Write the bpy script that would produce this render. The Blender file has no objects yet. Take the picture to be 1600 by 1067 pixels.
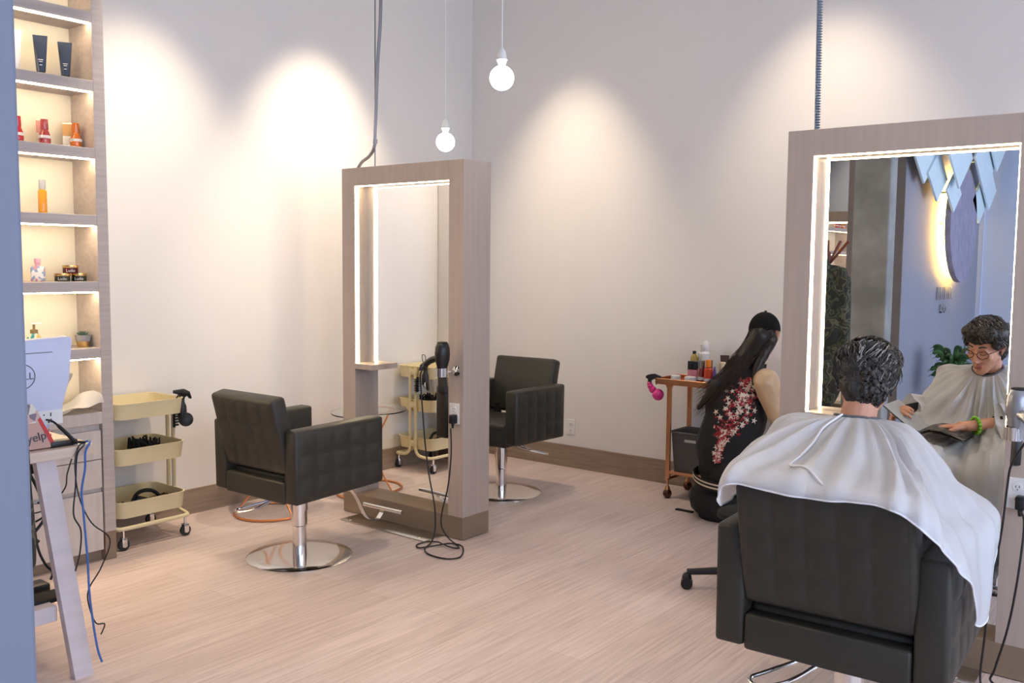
import bpy, bmesh, math, random
from mathutils import Vector, Matrix, Euler, noise
R_ = math.radians
V = Vector
sc = bpy.context.scene
COL = sc.collection
random.seed(7)

# ------------------------------------------------------------------ materials
MATS = {}
def mat(name, col, rough=.5, metal=0., var=.06, scale=6., stretch=(1, 1, 1), emit=None, estr=0., bump=0., bscale=None, spec=.5,
        trans=0., ior=1.45, sheen=0., coat=0., dark=None):
    """Principled material whose colour wanders a little along a noise texture in object space."""
    if name in MATS: return MATS[name]
    m = bpy.data.materials.new(name); m.use_nodes = True; MATS[name] = m
    nt = m.node_tree; b = nt.nodes['Principled BSDF']
    b.inputs['Roughness'].default_value = rough; b.inputs['Metallic'].default_value = metal
    b.inputs['Specular IOR Level'].default_value = spec
    b.inputs['Transmission Weight'].default_value = trans; b.inputs['IOR'].default_value = ior
    b.inputs['Sheen Weight'].default_value = sheen; b.inputs['Coat Weight'].default_value = coat
    tc = nt.nodes.new('ShaderNodeTexCoord'); mp = nt.nodes.new('ShaderNodeMapping')
    mp.inputs['Scale'].default_value = stretch
    nz = nt.nodes.new('ShaderNodeTexNoise'); nz.inputs['Scale'].default_value = scale; nz.inputs['Detail'].default_value = 5
    nt.links.new(tc.outputs['Object'], mp.inputs['Vector']); nt.links.new(mp.outputs['Vector'], nz.inputs['Vector'])
    rp = nt.nodes.new('ShaderNodeValToRGB')
    c0 = dark if dark else tuple(max(0, c * (1 - var)) for c in col)
    c1 = tuple(min(1, c * (1 + var)) for c in col)
    rp.color_ramp.elements[0].position = .32; rp.color_ramp.elements[0].color = (*c0, 1)
    rp.color_ramp.elements[1].position = .68; rp.color_ramp.elements[1].color = (*c1, 1)
    nt.links.new(nz.outputs['Fac'], rp.inputs['Fac']); nt.links.new(rp.outputs['Color'], b.inputs['Base Color'])
    if emit:
        b.inputs['Emission Color'].default_value = (*emit, 1); b.inputs['Emission Strength'].default_value = estr
    if bump:
        n2 = nt.nodes.new('ShaderNodeTexNoise'); n2.inputs['Scale'].default_value = bscale or scale * 4; n2.inputs['Detail'].default_value = 4
        nt.links.new(mp.outputs['Vector'], n2.inputs['Vector'])
        bp = nt.nodes.new('ShaderNodeBump'); bp.inputs['Strength'].default_value = bump; bp.inputs['Distance'].default_value = .01
        nt.links.new(n2.outputs['Fac'], bp.inputs['Height']); nt.links.new(bp.outputs['Normal'], b.inputs['Normal'])
    return m

def srgb(r, g, b):
    f = lambda c: (c / 255 / 12.92) if c / 255 <= .04045 else ((c / 255 + .055) / 1.055) ** 2.4
    return (f(r), f(g), f(b))

WALL = mat('wall_paint', (.80, .775, .755), .75, var=.012, scale=1.5)
WALLB = mat('blue_paint', srgb(143, 146, 160), .6, var=.02, scale=2)
PIERP = mat('pier_paint', srgb(112, 117, 134), .6, var=.02, scale=2)
WALLP = mat('pale_paint', srgb(196, 208, 232), .6, var=.02, scale=2)
CEIL = mat('ceiling_paint', (.72, .71, .70), .8, var=.02)
LAM = mat('greige_laminate', srgb(184, 169, 158), .42, var=.05, scale=3, stretch=(14, 14, .7), bump=.05)
LAMH = mat('greige_laminate_shelf', srgb(186, 176, 172), .45, var=.10, scale=3, stretch=(9, .8, 16))
LAMD = mat('taupe_plinth', srgb(141, 122, 103), .35, var=.05, scale=3, stretch=(1, 1, 12))
LAMP = mat('pale_cabinet_laminate', srgb(205, 196, 190), .45, var=.08, scale=3, stretch=(9, 9, .8))
SHB = mat('shelf_back_cream', (.80, .74, .60), .6, var=.02)
BASE = mat('baseboard_wood', srgb(147, 129, 113), .5, var=.16, scale=3, stretch=(1.2, 1.2, 14))
CHROME = mat('chrome', (.82, .80, .78), .12, 1., var=.02)
STEEL = mat('brushed_steel', (.62, .59, .55), .22, 1., var=.05, stretch=(1, 1, 20))
DSTEEL = mat('gunmetal_pipe', (.30, .30, .33), .4, .8, var=.1)
LEATH = mat('charcoal_vinyl', srgb(49, 47, 41), .46, var=.07, scale=20, bump=.08, bscale=350)
BLACK = mat('black_plastic', (.012, .012, .013), .35, var=.2)
BLACKM = mat('black_matt', (.010, .010, .011), .8, var=.3)
RUBBER = mat('rubber', (.02, .02, .02), .6, var=.2)
WHITEP = mat('white_plastic', (.80, .80, .80), .35, var=.02)
CREAM = mat('cream_enamel', srgb(228, 214, 172), .4, var=.03)
ROSE = mat('rose_gold', (.72, .36, .20), .25, 1., var=.08)
COPPER = mat('copper_wire', (.85, .36, .16), .28, .85, var=.06)
GREYB = mat('grey_basket', srgb(98, 96, 92), .55, var=.06)
CONC = mat('raw_concrete', srgb(150, 152, 148), .75, var=.25, scale=3.5, bump=.3, bscale=20)
SKIN = mat('skin', srgb(206, 150, 122), .5, var=.06, scale=25)
LIP = mat('lip', srgb(176, 100, 88), .45, var=.05)
CAPE = mat('white_satin', (.92, .92, .945), .36, var=.02, sheen=.3)
HAIRG = mat('dark_grey_hair', (.035, .029, .025), .42, var=.5, scale=60)
HAIRL = mat('grey_hair', (.30, .28, .26), .45, var=.3, scale=60)
HAIRB = mat('black_brown_hair', (.012, .008, .006), .4, var=.4, scale=60)
PAPER = mat('white_paper', (.78, .77, .76), .6, var=.02)

def glass_mat(name, col, rough=.03, ior=1.45):
    return mat(name, col, rough, var=.01, trans=1., ior=ior)

def emis(name, col, s):
    return mat(name, col, .5, emit=col, estr=s, var=.01)
LED = emis('warm_led', (1., .80, .52), 20.)
LEDS = emis('warm_shelf_led', (1., .76, .45), 46.)
LEDY = emis('yellow_backlight', (1., .80, .25), 8.)
BULB = emis('bulb_glow', (1., .90, .74), 16.)

def mirror_mat():
    m = bpy.data.materials.new('silvered_mirror'); m.use_nodes = True
    b = m.node_tree.nodes['Principled BSDF']
    b.inputs['Base Color'].default_value = (.93, .94, .94, 1); b.inputs['Metallic'].default_value = 1; b.inputs['Roughness'].default_value = .0
    return m
MIRROR = mirror_mat()

def floor_mat():
    m = bpy.data.materials.new('vinyl_plank_floor'); m.use_nodes = True; nt = m.node_tree; N = nt.nodes.new; L = nt.links.new
    b = nt.nodes['Principled BSDF']; b.inputs['Roughness'].default_value = .38; b.inputs['Specular IOR Level'].default_value = .45
    tc = N('ShaderNodeTexCoord'); mp = N('ShaderNodeMapping'); mp.inputs['Rotation'].default_value = (0, 0, R_(90))
    L(tc.outputs['Object'], mp.inputs['Vector'])
    br = N('ShaderNodeTexBrick'); br.inputs['Scale'].default_value = 1; br.inputs['Brick Width'].default_value = 1.25; br.inputs['Row Height'].default_value = .18
    br.inputs['Mortar Size'].default_value = .0012; br.inputs['Mortar Smooth'].default_value = .3; br.offset = .37
    br.inputs['Color1'].default_value = (*srgb(223, 206, 201), 1); br.inputs['Color2'].default_value = (*srgb(213, 195, 189), 1); br.inputs['Mortar'].default_value = (*srgb(190, 171, 160), 1)
    L(mp.outputs['Vector'], br.inputs['Vector'])
    m2 = N('ShaderNodeMapping'); m2.inputs['Scale'].default_value = (34, 1.3, 1); L(tc.outputs['Object'], m2.inputs['Vector'])
    nz = N('ShaderNodeTexNoise'); nz.inputs['Scale'].default_value = 2; nz.inputs['Detail'].default_value = 7; nz.inputs['Distortion'].default_value = .4
    L(m2.outputs['Vector'], nz.inputs['Vector'])
    rp = N('ShaderNodeValToRGB'); rp.color_ramp.elements[0].position = .33; rp.color_ramp.elements[0].color = (.78, .76, .755, 1)
    rp.color_ramp.elements[1].position = .62; rp.color_ramp.elements[1].color = (1.05, 1.05, 1.05, 1); L(nz.outputs['Fac'], rp.inputs['Fac'])
    mx = N('ShaderNodeMix'); mx.data_type = 'RGBA'; mx.blend_type = 'MULTIPLY'; mx.inputs[0].default_value = .8
    L(br.outputs['Color'], mx.inputs[6]); L(rp.outputs['Color'], mx.inputs[7]); L(mx.outputs[2], b.inputs['Base Color'])
    bp = N('ShaderNodeBump'); bp.inputs['Strength'].default_value = .12; bp.inputs['Distance'].default_value = .004
    L(nz.outputs['Fac'], bp.inputs['Height']); L(bp.outputs['Normal'], b.inputs['Normal'])
    return m
FLOOR = floor_mat()

def blotch_mat(name, cols, scale=9, rough=.8, kind='noise'):
    m = bpy.data.materials.new(name); m.use_nodes = True; nt = m.node_tree; b = nt.nodes['Principled BSDF']; b.inputs['Roughness'].default_value = rough
    tc = nt.nodes.new('ShaderNodeTexCoord')
    if kind == 'noise':
        nz = nt.nodes.new('ShaderNodeTexNoise'); nz.inputs['Scale'].default_value = scale; nz.inputs['Detail'].default_value = 1.5; out = nz.outputs['Fac']
    else:
        nz = nt.nodes.new('ShaderNodeTexVoronoi'); nz.inputs['Scale'].default_value = scale; out = nz.outputs['Color']
    nt.links.new(tc.outputs['Object'], nz.inputs['Vector'])
    rp = nt.nodes.new('ShaderNodeValToRGB'); rp.color_ramp.interpolation = 'CONSTANT'
    n = len(cols)
    while len(rp.color_ramp.elements) < n: rp.color_ramp.elements.new(.5)
    for i, c in enumerate(cols):
        e = rp.color_ramp.elements[i]; e.position = 0 if i == 0 else (.34 + .32 * i / n if kind == 'noise' else i / n); e.color = (*c, 1)
    nt.links.new(out, rp.inputs['Fac']); nt.links.new(rp.outputs['Color'], b.inputs['Base Color'])
    return m
CAMO = blotch_mat('camouflage_cloth', [(.012, .014, .010), (.05, .06, .03), (.015, .018, .012), (.09, .085, .05), (.02, .02, .014)], 14)
SCALE = blotch_mat('patterned_soap_label', [(.75, .5, .1), (.05, .35, .3), (.8, .75, .6), (.1, .5, .45)], 60, .3, 'vor')
FLORAL = blotch_mat('floral_bottle_print', [(.75, .7, .68), (.25, .35, .5), (.8, .76, .7), (.55, .3, .35)], 70, .2, 'vor')

# ------------------------------------------------------------------ mesh building
class MB:
    """Collects shapes into one bmesh; mi = material index given to what is added next."""
    def __init__(s): s.bm = bmesh.new(); s.mi = 0
    def _tag(s, n0):
        if s.mi == 0: return
        s.bm.faces.ensure_lookup_table()
        for f in s.bm.faces[n0:]: f.material_index = s.mi
    def box(s, lo, hi, bev=0., seg=2, M=None):
        n0 = len(s.bm.faces)
        b2 = bmesh.new(); bmesh.ops.create_cube(b2, size=1)
        c = [(a + b) / 2 for a, b in zip(lo, hi)]; d = [abs(b - a) for a, b in zip(lo, hi)]
        for v in b2.verts: v.co = V((v.co.x * d[0] + c[0], v.co.y * d[1] + c[1], v.co.z * d[2] + c[2]))
        if bev: bmesh.ops.bevel(b2, geom=b2.edges[:], offset=min(bev, min(d) * .49), segments=seg, profile=.5, affect='EDGES')
        s._merge(b2, M); s._tag(n0); return s
    def _merge(s, b2, M=None):
        if M is not None: bmesh.ops.transform(b2, matrix=M, verts=b2.verts[:])
        me = bpy.data.meshes.new('tmp'); b2.to_mesh(me); b2.free(); s.bm.from_mesh(me); bpy.data.meshes.remove(me)
    def cyl(s, p0, p1, r0, r1=None, seg=24, caps=True):
        r1 = r0 if r1 is None else r1; n0 = len(s.bm.faces)
        p0, p1 = V(p0), V(p1); d = (p1 - p0).normalized(); a = d.orthogonal().normalized(); b = d.cross(a)
        rings = []
        for p, r in ((p0, r0), (p1, r1)):
            rings.append([s.bm.verts.new(p + (a * math.cos(t) + b * math.sin(t)) * r) for t in [2 * math.pi * i / seg for i in range(seg)]])
        for i in range(seg):
            s.bm.faces.new((rings[0][i], rings[0][(i + 1) % seg], rings[1][(i + 1) % seg], rings[1][i]))
        if caps:
            s.bm.faces.new(rings[0][::-1]); s.bm.faces.new(rings[1])
        s._tag(n0); return s
    def lathe(s, prof, c=(0, 0, 0), seg=28, axis=None, sx=1, sy=1):
        """prof = [(r, z)...] around +Z at c; axis = another direction; sx, sy squash the section."""
        n0 = len(s.bm.faces); c = V(c)
        M = V((0, 0, 1)).rotation_difference(V(axis)).to_matrix() if axis is not None else Matrix.Identity(3)
        rings = []
        for r, z in prof:
            if r <= 1e-6: rings.append([s.bm.verts.new(c + M @ V((0, 0, z)))])
            else: rings.append([s.bm.verts.new(c + M @ V((r * sx * math.cos(2 * math.pi * i / seg), r * sy * math.sin(2 * math.pi * i / seg), z))) for i in range(seg)])
        for A, B in zip(rings, rings[1:]):
            for i in range(seg):
                j = (i + 1) % seg
                if len(A) == 1 and len(B) == 1: continue
                if len(A) == 1: s.bm.faces.new((A[0], B[j], B[i]))
                elif len(B) == 1: s.bm.faces.new((A[i], A[j], B[0]))
                else: s.bm.faces.new((A[i], A[j], B[j], B[i]))
        if len(rings[0]) > 1: s.bm.faces.new(rings[0][::-1])
        if len(rings[-1]) > 1: s.bm.faces.new(rings[-1])
        s._tag(n0); return s
    def ell(s, c, r, M=None, u=20, v=12):
        n0 = len(s.bm.faces); b2 = bmesh.new(); bmesh.ops.create_uvsphere(b2, u_segments=u, v_segments=v, radius=1)
        r = (r, r, r) if isinstance(r, (int, float)) else r
        for w in b2.verts:
            q = V((w.co.x * r[0], w.co.y * r[1], w.co.z * r[2]))
            w.co = (M @ q if M is not None else q) + V(c)
        s._merge(b2); s._tag(n0); return s
    def tube(s, pts, r, seg=10, smooth=True, closed=False, radii=None):
        pts = [V(p) for p in pts]
        if smooth and len(pts) > 2: pts = catmull(pts, 6, closed)
        n = len(pts); n0 = len(s.bm.faces); rings = []
        prev = None
        for i, p in enumerate(pts):
            d = (pts[(i + 1) % n] - pts[i - 1]) if (closed or 0 < i < n - 1) else (pts[1] - pts[0] if i == 0 else pts[-1] - pts[-2])
            d = d.normalized() if d.length > 1e-9 else V((0, 0, 1))
            a = prev if prev is not None else d.orthogonal()
            a = (a - d * a.dot(d)); a = a.normalized() if a.length > 1e-6 else d.orthogonal().normalized(); prev = a; b = d.cross(a)
            rr = r if radii is None else radii[min(len(radii) - 1, int(i / max(1, n - 1) * (len(radii) - 1) + .5))]
            rings.append([s.bm.verts.new(p + (a * math.cos(2 * math.pi * k / seg) + b * math.sin(2 * math.pi * k / seg)) * rr) for k in range(seg)])
        m = n if closed else n - 1
        for i in range(m):
            A, B = rings[i], rings[(i + 1) % n]
            for k in range(seg): s.bm.faces.new((A[k], A[(k + 1) % seg], B[(k + 1) % seg], B[k]))
        if not closed: s.bm.faces.new(rings[0][::-1]); s.bm.faces.new(rings[-1])
        s._tag(n0); return s
    def prism(s, poly, lo, hi, axis='z', M=None, bev=0.):
        n0 = len(s.bm.faces); b2 = bmesh.new()
        f3 = {'z': lambda a, b, h: (a, b, h), 'y': lambda a, b, h: (a, h, b), 'x': lambda a, b, h: (h, a, b)}[axis]
        A = [b2.verts.new(f3(a, b, lo)) for a, b in poly]; B = [b2.verts.new(f3(a, b, hi)) for a, b in poly]; n = len(poly)
        b2.faces.new(A[::-1]); b2.faces.new(B)
        for i in range(n): b2.faces.new((A[i], A[(i + 1) % n], B[(i + 1) % n], B[i]))
        bmesh.ops.recalc_face_normals(b2, faces=b2.faces[:])
        if bev: bmesh.ops.bevel(b2, geom=b2.edges[:], offset=bev, segments=2, profile=.5, affect='EDGES')
        s._merge(b2, M); s._tag(n0); return s
    def grid(s, P, thick=0.):
        """P[i][j] points -> sheet (optionally doubled to a thickness along the vertex normals)."""
        n0 = len(s.bm.faces); b2 = bmesh.new()
        Vv = [[b2.verts.new(p) for p in row] for row in P]
        for i in range(len(P) - 1):
            for j in range(len(P[0]) - 1):
                b2.faces.new((Vv[i][j], Vv[i][j + 1], Vv[i + 1][j + 1], Vv[i + 1][j]))
        if thick: bmesh.ops.solidify(b2, geom=b2.faces[:], thickness=thick)
        s._merge(b2); s._tag(n0); return s
    def quilt(s, o, u, v, n, nu, nv, puff=.008, res=7):
        """A padded panel stitched into nu x nv squares over the rectangle o + u + v, puffed along n."""
        o, u, v, n = V(o), V(u), V(v), V(n); P = []
        for i in range(nu * res + 1):
            row = []
            for j in range(nv * res + 1):
                a, b = i / (nu * res), j / (nv * res)
                h = (abs(math.sin(math.pi * a * nu)) * abs(math.sin(math.pi * b * nv))) ** .38
                row.append(o + u * a + v * b + n * (puff * h))
            P.append(row)
        return s.grid(P)
    def xf(s, M): bmesh.ops.transform(s.bm, matrix=M, verts=s.bm.verts[:]); return s
    def build(s, name, mats, parent=None, smooth=False, world=False, ang=35):
        mats = mats if isinstance(mats, (list, tuple)) else [mats]
        bmesh.ops.recalc_face_normals(s.bm, faces=s.bm.faces[:]) if not getattr(s, 'keep', 0) else None
        if world and parent is not None:
            T = root_loc(parent); bmesh.ops.translate(s.bm, vec=-T, verts=s.bm.verts[:])
        me = bpy.data.meshes.new(name); s.bm.to_mesh(me); s.bm.free()
        for m in mats: me.materials.append(m)
        if smooth:
            me.shade_smooth()
            me.set_sharp_from_angle(angle=R_(ang))
        o = bpy.data.objects.new(name, me); COL.objects.link(o)
        if parent is not None: o.parent = parent
        return o

def root_loc(o):
    t = V((0, 0, 0))
    while o is not None: t += o.location; o = o.parent
    return t

def catmull(pts, n=6, closed=False):
    out = []; m = len(pts)
    rng = range(m) if closed else range(m - 1)
    for i in rng:
        p0 = pts[(i - 1) % m] if (closed or i > 0) else pts[0]; p1 = pts[i]; p2 = pts[(i + 1) % m]
        p3 = pts[(i + 2) % m] if (closed or i + 2 < m) else pts[-1]
        for k in range(n):
            t = k / n
            out.append(.5 * ((2 * p1) + (p2 - p0) * t + (2 * p0 - 5 * p1 + 4 * p2 - p3) * t * t + (3 * p1 - p0 - 3 * p2 + p3) * t ** 3))
    if not closed: out.append(pts[-1])
    return out

def tag(o, label=None, cat=None, group=None, kind=None):
    if label: o['label'] = label
    if cat: o['category'] = cat
    if group: o['group'] = group
    if kind: o['kind'] = kind
    return o

def thing(name, loc, label, cat, group=None, rz=0.):
    o = bpy.data.objects.new(name, None); COL.objects.link(o); o.empty_display_size = .1
    o.location = loc; o.rotation_euler = (0, 0, rz)
    return tag(o, label, cat, group)

def struct(name, mb, m, smooth=False, parent=None):
    o = mb.build(name, m, parent, smooth)
    if parent is None: o['kind'] = 'structure'
    return o

def dup(root, loc, rz, label, group=None, drop=()):
    r = root.copy(); COL.objects.link(r); r.location = loc; r.rotation_euler = (0, 0, rz); r['label'] = label
    if group: r['group'] = group
    def rec(src, dst):
        for ch in list(src.children):
            if any(ch.name.startswith(d) for d in drop): continue
            c = ch.copy(); COL.objects.link(c); c.parent = dst; rec(ch, c)
    rec(root, r)
    return r

def lettering(text, parent, size, M, m, ext=.0006, name='lettering', world=True):
    cu = bpy.data.curves.new(name, 'FONT'); cu.body = text; cu.size = size; cu.extrude = ext; cu.align_x = 'CENTER'; cu.align_y = 'CENTER'
    tmp = bpy.data.objects.new(name, cu); COL.objects.link(tmp)
    dg = bpy.context.evaluated_depsgraph_get(); me = bpy.data.meshes.new_from_object(tmp.evaluated_get(dg))
    bpy.data.objects.remove(tmp); me.transform(M)
    if world and parent is not None: me.transform(Matrix.Translation(-root_loc(parent)))
    me.materials.clear(); me.materials.append(m); me.name = name
    o = bpy.data.objects.new(name, me); COL.objects.link(o); o.parent = parent
    return o

def frame3(o, x, y):
    """Matrix with origin o, x and y axes given (made orthonormal)."""
    x = V(x).normalized(); z = x.cross(V(y)).normalized(); y = z.cross(x)
    M = Matrix.Identity(4)
    for i in range(3): M[i][0], M[i][1], M[i][2], M[i][3] = x[i], y[i], z[i], o[i]
    return M

def blob(name, prims, voxel, mats, parent=None, smooth=4, region=None, disp=None):
    """One continuous closed surface grown over tapered capsules ('c', p0, p1, r0, r1) and ellipsoids ('e', c, r, M)."""
    mb = MB()
    for p in prims:
        if p[0] == 'c':
            _, a, b, r0, r1 = p; a, b = V(a), V(b)
            mb.ell(a, r0, u=16, v=10); mb.ell(b, r1, u=16, v=10)
            if (b - a).length > 1e-5: mb.cyl(a, b, r0, r1, 16)
        else:
            mb.ell(p[1], p[2], p[3] if len(p) > 3 else None)
    me = bpy.data.meshes.new('blobsrc'); mb.bm.to_mesh(me); mb.bm.free()
    o = bpy.data.objects.new('blobsrc', me); COL.objects.link(o)
    md = o.modifiers.new('r', 'REMESH'); md.mode = 'VOXEL'; md.voxel_size = voxel
    ms = o.modifiers.new('s', 'SMOOTH'); ms.iterations = smooth; ms.factor = .5
    dg = bpy.context.evaluated_depsgraph_get(); m2 = bpy.data.meshes.new_from_object(o.evaluated_get(dg))
    bpy.data.objects.remove(o); bpy.data.meshes.remove(me)
    if disp:
        for v in m2.vertices: v.co += v.normal * disp(v.co)
    mats = mats if isinstance(mats, (list, tuple)) else [mats]
    m2.materials.clear()
    for m in mats: m2.materials.append(m)
    if region:
        for f in m2.polygons: f.material_index = region(f.center)
    if parent is not None: m2.transform(Matrix.Translation(-root_loc(parent)))
    m2.shade_smooth(); m2.name = name
    ob = bpy.data.objects.new(name, m2); COL.objects.link(ob)
    if parent is not None: ob.parent = parent
    return ob
# ------------------------------------------------------------------ camera
YAW, PIT, ROL, F = 0.6696, 0.0829, 0.00886, 1460.
fw = V((-math.sin(YAW) * math.cos(PIT), math.cos(YAW) * math.cos(PIT), -math.sin(PIT))); rt = V((math.cos(YAW), math.sin(YAW), 0)); up = rt.cross(fw)
r2 = rt * math.cos(ROL) + up * math.sin(ROL); u2 = up * math.cos(ROL) - rt * math.sin(ROL)
cam = bpy.data.objects.new('camera', bpy.data.cameras.new('camera')); COL.objects.link(cam)
cam.matrix_world = Matrix(((r2.x, u2.x, -fw.x, 0), (r2.y, u2.y, -fw.y, 0), (r2.z, u2.z, -fw.z, 1.55), (0, 0, 0, 1)))
cam.data.sensor_width = 36; cam.data.lens = F / 1600 * 36; cam.data.clip_start = .05; sc.camera = cam

# ------------------------------------------------------------------ setting
XL, XR, YB, YF, ZC = -5.05, 3.2, 5.83, -4.3, 4.0
struct('floor', MB().box((XL - .2, YF - .2, -.1), (XR + .2, YB + .2, 0)), FLOOR)
struct('ceiling', MB().box((XL - .2, YF - .2, ZC), (XR + .2, YB + .2, ZC + .1)), CEIL)
struct('wall_left', MB().box((XL - .2, YF, 0), (XL, YB, ZC)), WALL)
struct('wall_back', MB().box((XL - .2, YB, 0), (XR + .2, YB + .2, ZC)), WALL)
struct('wall_front', MB().box((XL - .2, YF - .2, 0), (XR + .2, YF, ZC)), WALLP)
WZ0, WZ1 = .35, 3.3
wins = [(-3.9, -2.1), (-1.7, .1), (.5, 2.3), (2.7, 4.5)]
mb = MB(); y0 = YF
for a, b in wins:
    mb.box((XR, y0, 0), (XR + .2, a, ZC)); mb.box((XR, a, 0), (XR + .2, b, WZ0)); mb.box((XR, a, WZ1), (XR + .2, b, ZC)); y0 = b
mb.box((XR, y0, 0), (XR + .2, YB, ZC)); struct('wall_right', mb, WALLP)
FRM = mat('dark_window_frame', (.08, .08, .09), .4, .5)
for i, (a, b) in enumerate(wins):
    w = thing('window_%d' % (i + 1), (XR + .1, (a + b) / 2, WZ0), None, None); w['kind'] = 'structure'
    h = (b - a) / 2; H = WZ1 - WZ0; mb = MB()
    for lo, hi in (((-.03, -h, 0), (.03, -h + .05, H)), ((-.03, h - .05, 0), (.03, h, H)), ((-.03, -h, 0), (.03, h, .05)), ((-.03, -h, H - .05), (.03, h, H)), ((-.025, -h, 2.1), (.025, h, 2.14))): mb.box(lo, hi)
    mb.build('window_frame', FRM, w)
# blue painted wall with an end face, concrete column at its end, and the blue pier beside the camera
struct('wall_partition', MB().box((-2.95, YF, 0), (-2.45, -1.06, ZC)), [WALLB])
struct('wall_partition_end', MB().box((-2.955, -1.06, 0), (-2.447, -1.04, ZC)), mat('partition_end_paint', srgb(140, 133, 130), .6))
struct('concrete_column', MB().box((-2.735, -.70, 0), (-2.425, -.50, ZC), .012), CONC)
struct('wall_pier', MB().box((-1.22, .12, 0), (-.905, .405, ZC), .004), PIERP)
struct('baseboard_left', MB().box((XL, 2.3, 0), (XL + .015, YB, .155), .002), BASE)
struct('baseboard_back', MB().box((XL, YB - .015, 0), (XR, YB, .168), .002), BASE)
struct('baseboard_front', MB().box((-2.45, YF, 0), (XR, YF + .015, .30), .002), mat('slate_skirting', srgb(120, 124, 140), .5))
struct('trim_1', MB().box((-2.47, YF, 0), (-2.40, YF + .06, ZC)), WALLP)

# ceiling spotlights (they wash the walls) -----------------------------------
spots = [((-4.15, 2.85), (-5.05, 2.95, 1.40), 118, 'left wall, above the cream trolley'), ((-4.15, 4.2), (-5.05, 4.2, 1.55), 165, 'left wall, towards the room corner'),
         ((-4.02, 4.95), (-4.02, 5.83, 1.3), 90, 'back wall, nearest the room corner'), ((-2.1, 4.95), (-2.1, 5.83, 1.9), 55, 'back wall, above the rose gold cart'),
         ((-.3, 4.95), (-.3, 5.83, 1.9), 50, 'back wall, beyond the larger mirror'),
         ((-3.0, 2.6), (-3.3, 3.0, 0), 60, 'floor in front of the smaller mirror'), ((-1.9, 1.6), (-1.9, 1.9, 0), 55, 'open floor in the middle'),
         ((-1.0, 3.35), (-1.0, 3.15, .9), 30, 'customer in the white cape'),  # extra can added only to brighten the cape and its reflection
         ((-3.4, -2.9), (-3.5, -4.3, 2.2), 70, 'front wall beside the blue partition')]
sroot = None
for (x, y), tgt, e, where in spots:
    lab = 'white can spotlight on the ceiling aimed at the ' + where
    if sroot is None:
        sroot = thing('ceiling_spotlight', (x, y, ZC), lab, 'spotlight', 'ceiling spotlights')
        MB().cyl((0, 0, -.03), (0, 0, 0), .05).build('mount', WHITEP, sroot, True)
        MB().cyl((0, 0, -.12), (0, 0, -.03), .012).build('stem', WHITEP, sroot, True)
        MB().lathe([(.045, -.13), (.055, -.12), (.055, -.24), (.05, -.24), (.045, -.14), (0, -.135)]).build('shade', WHITEP, sroot, True)
    else: dup(sroot, (x, y, ZC), 0, lab)
    l = bpy.data.lights.new('spot', 'SPOT'); l.energy = e * 1.7; l.color = (1, .80, .58); l.spot_size = R_(58 if abs(tgt[2] - 1.4) < .2 else 64); l.spot_blend = 1.; l.shadow_soft_size = .045
    o = bpy.data.objects.new('spot_light', l); COL.objects.link(o); o.location = (x, y, ZC - .26)
    o.rotation_euler = (V(tgt) - o.location).to_track_quat('-Z', 'Y').to_euler()

# daylight through the window wall
w = bpy.data.worlds.new('sky'); sc.world = w; w.use_nodes = True
bg = w.node_tree.nodes['Background']; bg.inputs['Color'].default_value = (.70, .80, 1., 1); bg.inputs['Strength'].default_value = 5.2
for a, b in wins:
    l = bpy.data.lights.new('portal', 'AREA'); l.shape = 'RECTANGLE'; l.size = WZ1 - WZ0; l.size_y = b - a; l.cycles.is_portal = True
    o = bpy.data.objects.new('window_portal', l); COL.objects.link(o); o.location = (XR + .18, (a + b) / 2, (WZ0 + WZ1) / 2); o.rotation_euler = (0, R_(90), 0)

sc.view_settings.view_transform = 'Standard'; sc.view_settings.look = 'None'; sc.view_settings.gamma = 1; sc.view_settings.exposure = 0.13
sc.cycles.use_denoising = True; sc.cycles.max_bounces = 8; sc.cycles.transparent_max_bounces = 8; sc.cycles.caustics_reflective = False; sc.cycles.sample_clamp_indirect = 6
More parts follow.
